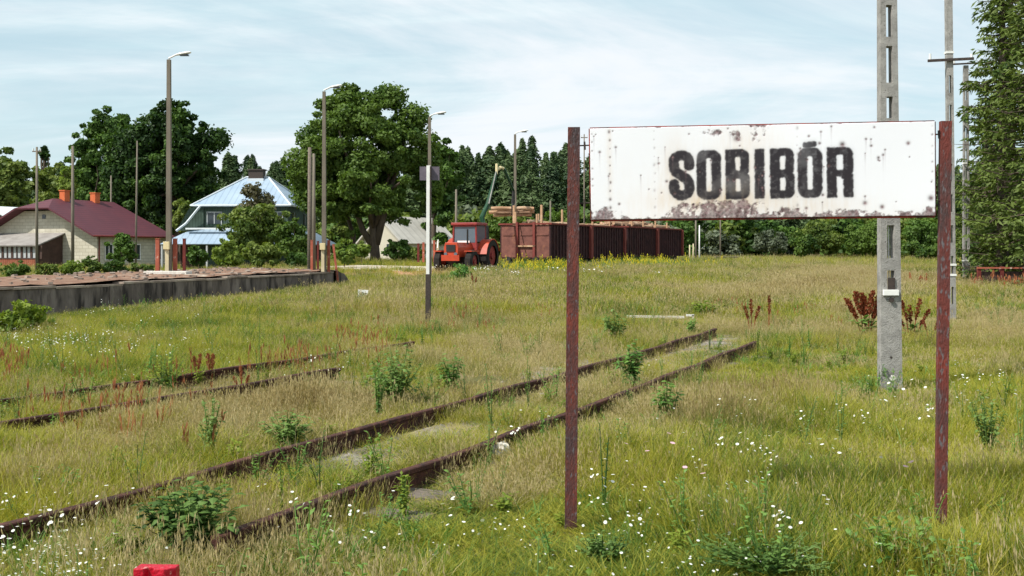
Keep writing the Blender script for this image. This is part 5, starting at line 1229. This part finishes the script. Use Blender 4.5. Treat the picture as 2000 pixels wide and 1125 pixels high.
def proto(name, spec, seed):
    r = np.random.default_rng(seed); b = PB(); mats = []
    for kind, mat, a in spec:
        if mat not in mats: mats.append(mat)
        V, Q, top = blades(r=r, **a['b']); b.add(V, Q, mats.index(mat))
        if 'h' in a:
            hm, L_, wd, m = a['h']
            if hm not in mats: mats.append(hm)
            hv, hq = heads(top, r, L_, wd, m); b.add(hv, hq, mats.index(hm))
        if 'd' in a:
            hm, rad = a['d']
            if hm not in mats: mats.append(hm)
            hv, hq = discs(top, r, rad); b.add(hv, hq, mats.index(hm))
    b.make(name, [M[x] for x in mats])
Bk = lambda n, rad, h0, h1, wd, lean: dict(n=n, rad=rad, h0=h0, h1=h1, wd=wd, lean=lean)
for k in range(3): proto('t%02d' % k, [('g', 'grass', dict(b=Bk(46, .13, .05, .17, .0055, .8)))], k)                                         # 0-2 short turf
for k in range(3): proto('t%02d' % (3+k), [('g', 'grass', dict(b=Bk(34, .15, .14, .36, .006, .55))), ('s', 'straw', dict(b=Bk(2, .12, .18, .4, .0032, .3), h=('straw', .06, .007, 3)))], 10+k)   # 3-5 meadow
for k in range(2): proto('t%02d' % (6+k), [('s', 'straw', dict(b=Bk(11, .14, .2, .46, .0032, .35), h=('straw', .08, .009, 4))), ('s', 'straw', dict(b=Bk(14, .14, .08, .25, .005, .9)))], 20+k)   # 6-7 straw
proto('t08', [('s', 'sorrel', dict(b=Bk(4, .1, .25, .5, .005, .2), h=('sorrel', .13, .012, 9)))], 30)
proto('t09', [('s', 'weed', dict(b=Bk(5, .12, .18, .34, .004, .3), d=('white_petal', .0105)))], 31)                      # daisies
proto('t10', [('s', 'weed', dict(b=Bk(2, .05, .25, .4, .004, .2), d=('white_petal', .017)))], 32)                          # umbels
proto('t11', [('s', 'weed', dict(b=Bk(7, .14, .06, .2, .004, .4), d=('white_petal', .0075)))], 33)                        # tiny clover-like
proto('t12', [('s', 'weed', dict(b=Bk(1, .03, .25, .4, .004, .2), d=('pale_pink', .02)))], 34)
proto('t13', [('g', 'weed', dict(b=Bk(20, .4, .3, .7, .03, .4))), ('s', 'weed', dict(b=Bk(12, .4, .3, .75, .012, .2), h=('yellow_petal', .16, .045, 4)))], 35)   # goldenrod far
for k in range(2): proto('t%02d' % (14+k), [('g', 'grass', dict(b=Bk(70, .5, .12, .38, .018, .5))), ('s', 'straw', dict(b=Bk(5, .5, .2, .45, .01, .3), h=('straw', .1, .02, 2)))], 40+k)  # far meadow
proto('t16', [('s', 'straw', dict(b=Bk(40, .5, .2, .5, .012, .35), h=('straw', .12, .022, 3)))], 50)                         # far straw
proto('t17', [('s', 'weed', dict(b=Bk(14, .5, .3, .5, .008, .3), d=('white_petal', .03)))], 51)                        # far daisies
proto('t18', [('s', 'sorrel', dict(b=Bk(8, .4, .3, .6, .01, .2), h=('sorrel', .2, .05, 10)))], 52)
proto('t19', [('g', 'weed', dict(b=Bk(26, .12, .04, .14, .014, .9)))], 53)                                                # low broad leaves
ng = bpy.data.node_groups.new('scatter', 'GeometryNodeTree'); ng.interface.new_socket('Geometry', in_out='INPUT', socket_type='NodeSocketGeometry'); ng.interface.new_socket('Geometry', in_out='OUTPUT', socket_type='NodeSocketGeometry')
gi = ng.nodes.new('NodeGroupInput'); go = ng.nodes.new('NodeGroupOutput'); iop = ng.nodes.new('GeometryNodeInstanceOnPoints'); ci = ng.nodes.new('GeometryNodeCollectionInfo')
ci.inputs['Collection'].default_value = pcol; ci.inputs['Separate Children'].default_value = True; ci.inputs['Reset Children'].default_value = True
def na(nm, ty): a = ng.nodes.new('GeometryNodeInputNamedAttribute'); a.data_type = ty; a.inputs['Name'].default_value = nm; return a.outputs[0]
ng.links.new(gi.outputs[0], iop.inputs['Points']); ng.links.new(ci.outputs[0], iop.inputs['Instance']); iop.inputs['Pick Instance'].default_value = True
ng.links.new(na('idx', 'INT'), iop.inputs['Instance Index']); ng.links.new(na('rot', 'FLOAT_VECTOR'), iop.inputs['Rotation']); ng.links.new(na('scl', 'FLOAT_VECTOR'), iop.inputs['Scale']); ng.links.new(iop.outputs[0], go.inputs[0])
def scatter(name, label, cat, x, y, idx, scl, dry=None, hs=None):
    n = len(x); z = T(x, y)-.01; me = bpy.data.meshes.new(name); me.vertices.add(n); me.vertices.foreach_set('co', np.stack([x, y, z], 1).astype(np.float32).ravel())
    rot = np.stack([rng.normal(size=n)*.08, rng.normal(size=n)*.08, rng.random(n)*6.283], 1); hs = np.ones(n) if hs is None else hs
    S = np.stack([scl, scl, scl*hs], 1)
    for nm, ty, arr in (('idx', 'INT', np.asarray(idx, np.int32)), ('dry', 'FLOAT', (dry if dry is not None else np.zeros(n)).astype(np.float32))):
        me.attributes.new(nm, ty, 'POINT').data.foreach_set('value', arr)
    for nm, arr in (('rot', rot), ('scl', S)): me.attributes.new(nm, 'FLOAT_VECTOR', 'POINT').data.foreach_set('vector', arr.astype(np.float32).ravel())
    o = bpy.data.objects.new(name, me); COL.objects.link(o); md = o.modifiers.new('scatter', 'NODES'); md.node_group = ng; tag(o, label, cat, kind='stuff'); return o
NG = np.random.default_rng(3).random((7, 64, 64))
def n2d(x, y, s, k=0):
    fx = x/s+500; fy = y/s+500; ix = np.floor(fx).astype(int); iy = np.floor(fy).astype(int); tx = fx-ix; ty = fy-iy; tx = tx*tx*(3-2*tx); ty = ty*ty*(3-2*ty); g = NG[k]
    return (g[iy % 64, ix % 64]*(1-tx)+g[iy % 64, (ix+1) % 64]*tx)*(1-ty)+(g[(iy+1) % 64, ix % 64]*(1-tx)+g[(iy+1) % 64, (ix+1) % 64]*tx)*ty
def pxy(x, y): return 1000+x/y*F, HZ+(CH-T(x, y))/y*F
def bmp(px, py, cx, cy, rx, ry): return np.exp(-(((px-cx)/rx)**2+((py-cy)/ry)**2))
DRY = [(1700, 565, 200, 28, .9), (1420, 590, 130, 22, .6), (1540, 545, 150, 16, .5), (950, 800, 200, 60, .45), (300, 850, 320, 45, .4), (560, 780, 220, 40, .45), (100, 960, 180, 40, .3), (1350, 830, 120, 45, .6), (1180, 860, 80, 40, .5), (850, 640, 300, 30, .3), (1950, 650, 90, 40, .4), (950, 690, 200, 26, .4), (1600, 780, 150, 40, .35), (1050, 960, 160, 40, .25)]
def dryness(x, y):
    px, py = pxy(x, y); d = .13+.85*(n2d(x, y, 1.7, 0)-.5)+.5*(n2d(x, y, 5.5, 1)-.5)+.5*(n2d(x, y, .6, 2)-.5)
    d = d-.24*sstep(22, 50, y)
    for c in DRY: d = d+c[4]*bmp(px, py, *c[:4])
    d = d-.25*bmp(px, py, 1500, 1050, 700, 120)-.3*bmp(px, py, 200, 640, 420, 40)-.25*bmp(px, py, 1750, 740, 260, 30)
    return np.clip(d, 0, 1)
HOUSES = [(-40, 93, 9), (-21, 83, 6.5), (-8, 97, 4)]
def region(n, y0, y1, marg=1.12):
    y = np.sqrt(rng.random(n)*(y1*y1-y0*y0)+y0*y0); x = (rng.random(n)*2-1)*.476*marg*y+(rng.random(n)-.5)*.8
    s, t = plat_st(x, y); ok = ~((s > -.05) & (s < 6.8) & (t < 16)); ok &= ~(inpoly(x, y, sand_poly) & (rng.random(n) > .08)); ok &= ~(inpoly(x, y, red_poly) & (rng.random(n) > .1))
    for a, b, r_ in HOUSES: ok &= np.hypot(x-a, y-b) > r_
    q = w_loc(x, y); ok &= ~((q[0] > -.1) & (q[0] < 3.2) & (q[1] > 0) & (q[1] < 23.5)); return x[ok], y[ok]
def w_loc(x, y): dx = x-WX; dy = y-WY; return -dx*uy+dy*ux, dx*ux+dy*uy
def bed(x, y):                                   # the near track's bare bed
    s_ = (x-a0.x)*sd.x+(y-a0.y)*sd.y; t_ = (x-a0.x)*u0.x+(y-a0.y)*u0.y; px, py = pxy(x, y)
    core = np.maximum(bmp(px, py, 700, 900, 150, 42), np.maximum(bmp(px, py, 870, 845, 130, 28), np.maximum(bmp(px, py, 940, 745, 100, 18), bmp(px, py, 1400, 672, 80, 16))))
    core = np.maximum(core, .55*bmp(px, py, 1000, 800, 120, 24)); return core
def stage(n, y0, y1, green, straw, short, hk=1.0):
    x, y = region(n, y0, y1); d = dryness(x, y); px, py = pxy(x, y); rd = rail_dist(x, y); b_ = bed(x, y); m = len(x); r1 = rng.random(m)
    keep = (r1 > b_*.93) & ((rd > .10) | (rng.random(m) < .1)); turf = sstep(.42, .66, n2d(x, y, 2.3, 3)+.5*bmp(px, py, 850, 1080, 420, 90)-.5*bmp(px, py, 300, 700, 500, 120)+.35*bmp(px, py, 1600, 735, 240, 30))
    r2 = rng.random(m); isdry = r2 < d*.75; idx = np.where(isdry, straw[0]+rng.integers(0, straw[1], m), np.where(rng.random(m) < turf, short[0]+rng.integers(0, short[1], m), green[0]+rng.integers(0, green[1], m)))
    hs = (.34+.72*n2d(x, y, 1.1, 4)+.4*n2d(x, y, 2.9, 5)+.4*(rng.random(m)-.5))*hk; hs = hs*(1-.6*np.exp(-(np.maximum(-plat_st(x, y)[0], 0)/1.6)**2)*(plat_st(x, y)[1] < 17)); cv = sstep(.38, .62, n2d(x, y, .75, 5)+.25*bmp(px, py, 760, 850, 330, 70)+.2*bmp(px, py, 1350, 660, 160, 30)-.3*bmp(px, py, 1150, 715, 50, 14)-.25*bmp(px, py, 1370, 715, 60, 16)-.2*bmp(px, py, 560, 1000, 160, 40)-.8*bmp(px, py, 465, 1035, 70, 36)-.3*bmp(px, py, 60, 1010, 160, 30)+.3*bmp(px, py, 330, 745, 420, 70)); hs = hs*(.75+.6*n2d(x, y, .45, 6))*(1-.6*np.exp(-((px-709)/14)**2-((py-600)/14)**2))*(1-.6*np.exp(-((px-966)/34)**2-((py-905)/18)**2))*(1-.5*np.exp(-((px-226)/26)**2-((py-995)/16)**2))*(1-.55*np.exp(-((x-.375)**2+(y-6.75)**2)/.12))*(1-.45*np.exp(-((x-2.69)**2+(y-6.6)**2)/.12))*(1-.4*np.exp(-((x-4.9)**2+(y-13.6)**2)/.2)); hs = hs*(1-.3*bmp(px, py, 330, 760, 430, 50)); nr = 1-(.12+.58*cv)*np.exp(-(rd/.5)**2); btw = np.maximum(b_, 0); hs = hs*nr*(1-.5*btw)
    ok = keep & ((n2d(x, y, .33, 2)+.35*rng.random(m)) > .38); return x[ok], y[ok], idx[ok], (.85+.4*rng.random(m))[ok], np.clip(d*.75+.2*(rng.random(m)-.5), 0, .95)[ok], hs[ok]
parts = [stage(20500, 4.2, 13, (3, 3), (6, 2), (0, 3), .68), stage(33000, 12.5, 30, (3, 3), (6, 2), (0, 3), .7), stage(25000, 27, 62, (14, 2), (16, 1), (14, 2), .75), stage(11000, 58, 118, (14, 2), (16, 1), (14, 2), 1.0)]
cat_ = [np.concatenate([p[i] for p in parts]) for i in range(6)]
sx_, sy_ = [], []
for P_, dens in zip(RL, (6, 8, 2.5, 4)):
    for q_ in P_[:-1]:
        for _ in range(rng.poisson(dens*.25*(.3+2.2*float(n2d(q_[0], q_[1], .8, 6))**2))): sx_.append(q_[0]+rng.normal(.02, .09)); sy_.append(q_[1]-.10+rng.normal(0, .09))
for _ in range(60):
    q_ = G(rng.normal(462, 28), rng.normal(1046, 12)); sx_.append(q_[0]); sy_.append(q_[1])
sx_ = np.array(sx_); sy_ = np.array(sy_); m_ = len(sx_); rr_ = rng.random(m_)
cat_ = [np.concatenate([a_, b_]) for a_, b_ in zip(cat_, (sx_, sy_, np.where(rr_ < .62, 6+rng.integers(0, 2, m_), 3+rng.integers(0, 3, m_)), .5+.35*rng.random(m_), .5*rng.random(m_), .8+.6*rng.random(m_)))]
scatter('meadow_grass', 'tall green and straw coloured meadow grass covering the whole station ground', 'grass', cat_[0], cat_[1], cat_[2], cat_[3], cat_[4], cat_[5])
def flowers(name, label, zones, jit=1):
    X_, Y_, I_ = [], [], []
    for (cx, cy, rx, ry, n, ids) in zones:
        for k in range(n):
            px = rng.normal(cx, rx*.6); py = rng.normal(cy, ry*.6)
            if py < 503: continue
            x, y = G(px, py)
            s, t = plat_st(x, y)
            if -.1 < s < 7 and t < 16: continue
            X_.append(x); Y_.append(y); I_.append(ids[int(rng.integers(len(ids)))])
    n = len(X_); scatter(name, label, 'wildflowers', np.array(X_), np.array(Y_), np.array(I_), .8+.5*rng.random(n), hs=.9+.25*rng.random(n))
flowers('white_wildflowers', 'small white daisies and clover scattered through the meadow grass', [
    (170, 700, 200, 40, 60, (9, 9, 11)), (90, 680, 120, 16, 50, (9, 9)), (330, 660, 200, 40, 34, (9, 11)), (620, 745, 60, 30, 12, (9, 11)), (700, 610, 120, 14, 16, (11,)), (1400, 1120, 330, 40, 34, (11, 11, 11, 9)), (1750, 850, 220, 60, 26, (9, 10, 11)), (1930, 800, 70, 50, 18, (10, 9, 9)),
    (1300, 1010, 200, 50, 16, (11, 9)), (1620, 940, 200, 40, 10, (9, 10)), (60, 1130, 110, 70, 50, (11, 11, 11, 9)), (1050, 545, 200, 12, 10, (17,)), (700, 1080, 400, 50, 16, (11, 9)), (1250, 740, 100, 30, 8, (11,)), (1500, 900, 400, 60, 14, (9,)), (300, 620, 200, 12, 14, (9,))])
flowers('yellow_wildflowers', 'yellow goldenrod band growing along the foot of the log wagons', [(1080, 531, 130, 4, 60, (13,)), (1230, 524, 110, 4, 60, (13,)), (1030, 538, 60, 4, 16, (13,))])
flowers('pink_wildflowers', 'a few pale pink clover heads in the foreground grass', [(1775, 975, 30, 12, 5, (12,)), (1270, 935, 60, 20, 5, (12,)), (1330, 960, 200, 60, 5, (12,))])
flowers('red_sorrel', 'rust red sorrel seed stalks scattered through the left meadow', [(700, 690, 60, 26, 16, (8,)), (150, 850, 160, 50, 10, (8,)), (330, 800, 260, 60, 12, (8,)), (10, 740, 40, 40, 10, (8,)), (560, 730, 120, 20, 12, (8,)), (900, 640, 200, 30, 14, (8,)), (1500, 620, 120, 20, 8, (8,)), (1900, 560, 90, 10, 8, (18,))])

# scattered broad-leaved herbs between the grass
hr = random.Random(77)
for kk, (hh, ll, nn_, mm_) in enumerate(((.3, .05, 4, 'weed'), (.42, .035, 3, 'weed_dark'), (.2, .06, 5, 'weed_yellow'))):
    b = MB()
    for i_ in range(nn_):
        a_ = hr.uniform(0, 6.28); tip = Vector((math.cos(a_)*hh*.4*hr.random(), math.sin(a_)*hh*.4*hr.random(), hh*hr.uniform(.6, 1))); mid = tip*.5+Vector((-tip.x*.2, 0, 0)); b.tube([(0, 0, 0), mid, tip], [.004, .003, .002], 4, caps=False)
        for j_ in range(12):
            t_ = .12+.88*j_/11; p_ = Vector((0, 0, 0)).lerp(mid, t_*2) if t_ < .5 else mid.lerp(tip, t_*2-1); b_ = hr.uniform(0, 6.28); leaf_strip(p_, (math.cos(b_), math.sin(b_), hr.uniform(-.1, .9)), (0, 0, 1), ll*hr.uniform(.6, 1.3)*(1.2-.5*t_), ll*.42*hr.uniform(.7, 1.2), b, bend=hr.uniform(.05, .4))
    o = b.build('t%02d' % (20+kk), M[mm_]); COL.objects.unlink(o); pcol.objects.link(o)
x, y = region(2600, 4.2, 30); px, py = pxy(x, y); rd = rail_dist(x, y); ok = (n2d(x, y, 1.4, 1) > .42) & (rd > .15) & (rng.random(len(x)) > bed(x, y)); x, y = x[ok], y[ok]; n = len(x)
scatter('meadow_herbs', 'low leafy herbs and grey green stalks mixed into the meadow grass', 'herbs', x, y, np.where(rng.random(n) < .5, 19, 20+rng.integers(0, 3, n)), .8+.7*rng.random(n), hs=.7+.5*rng.random(n))
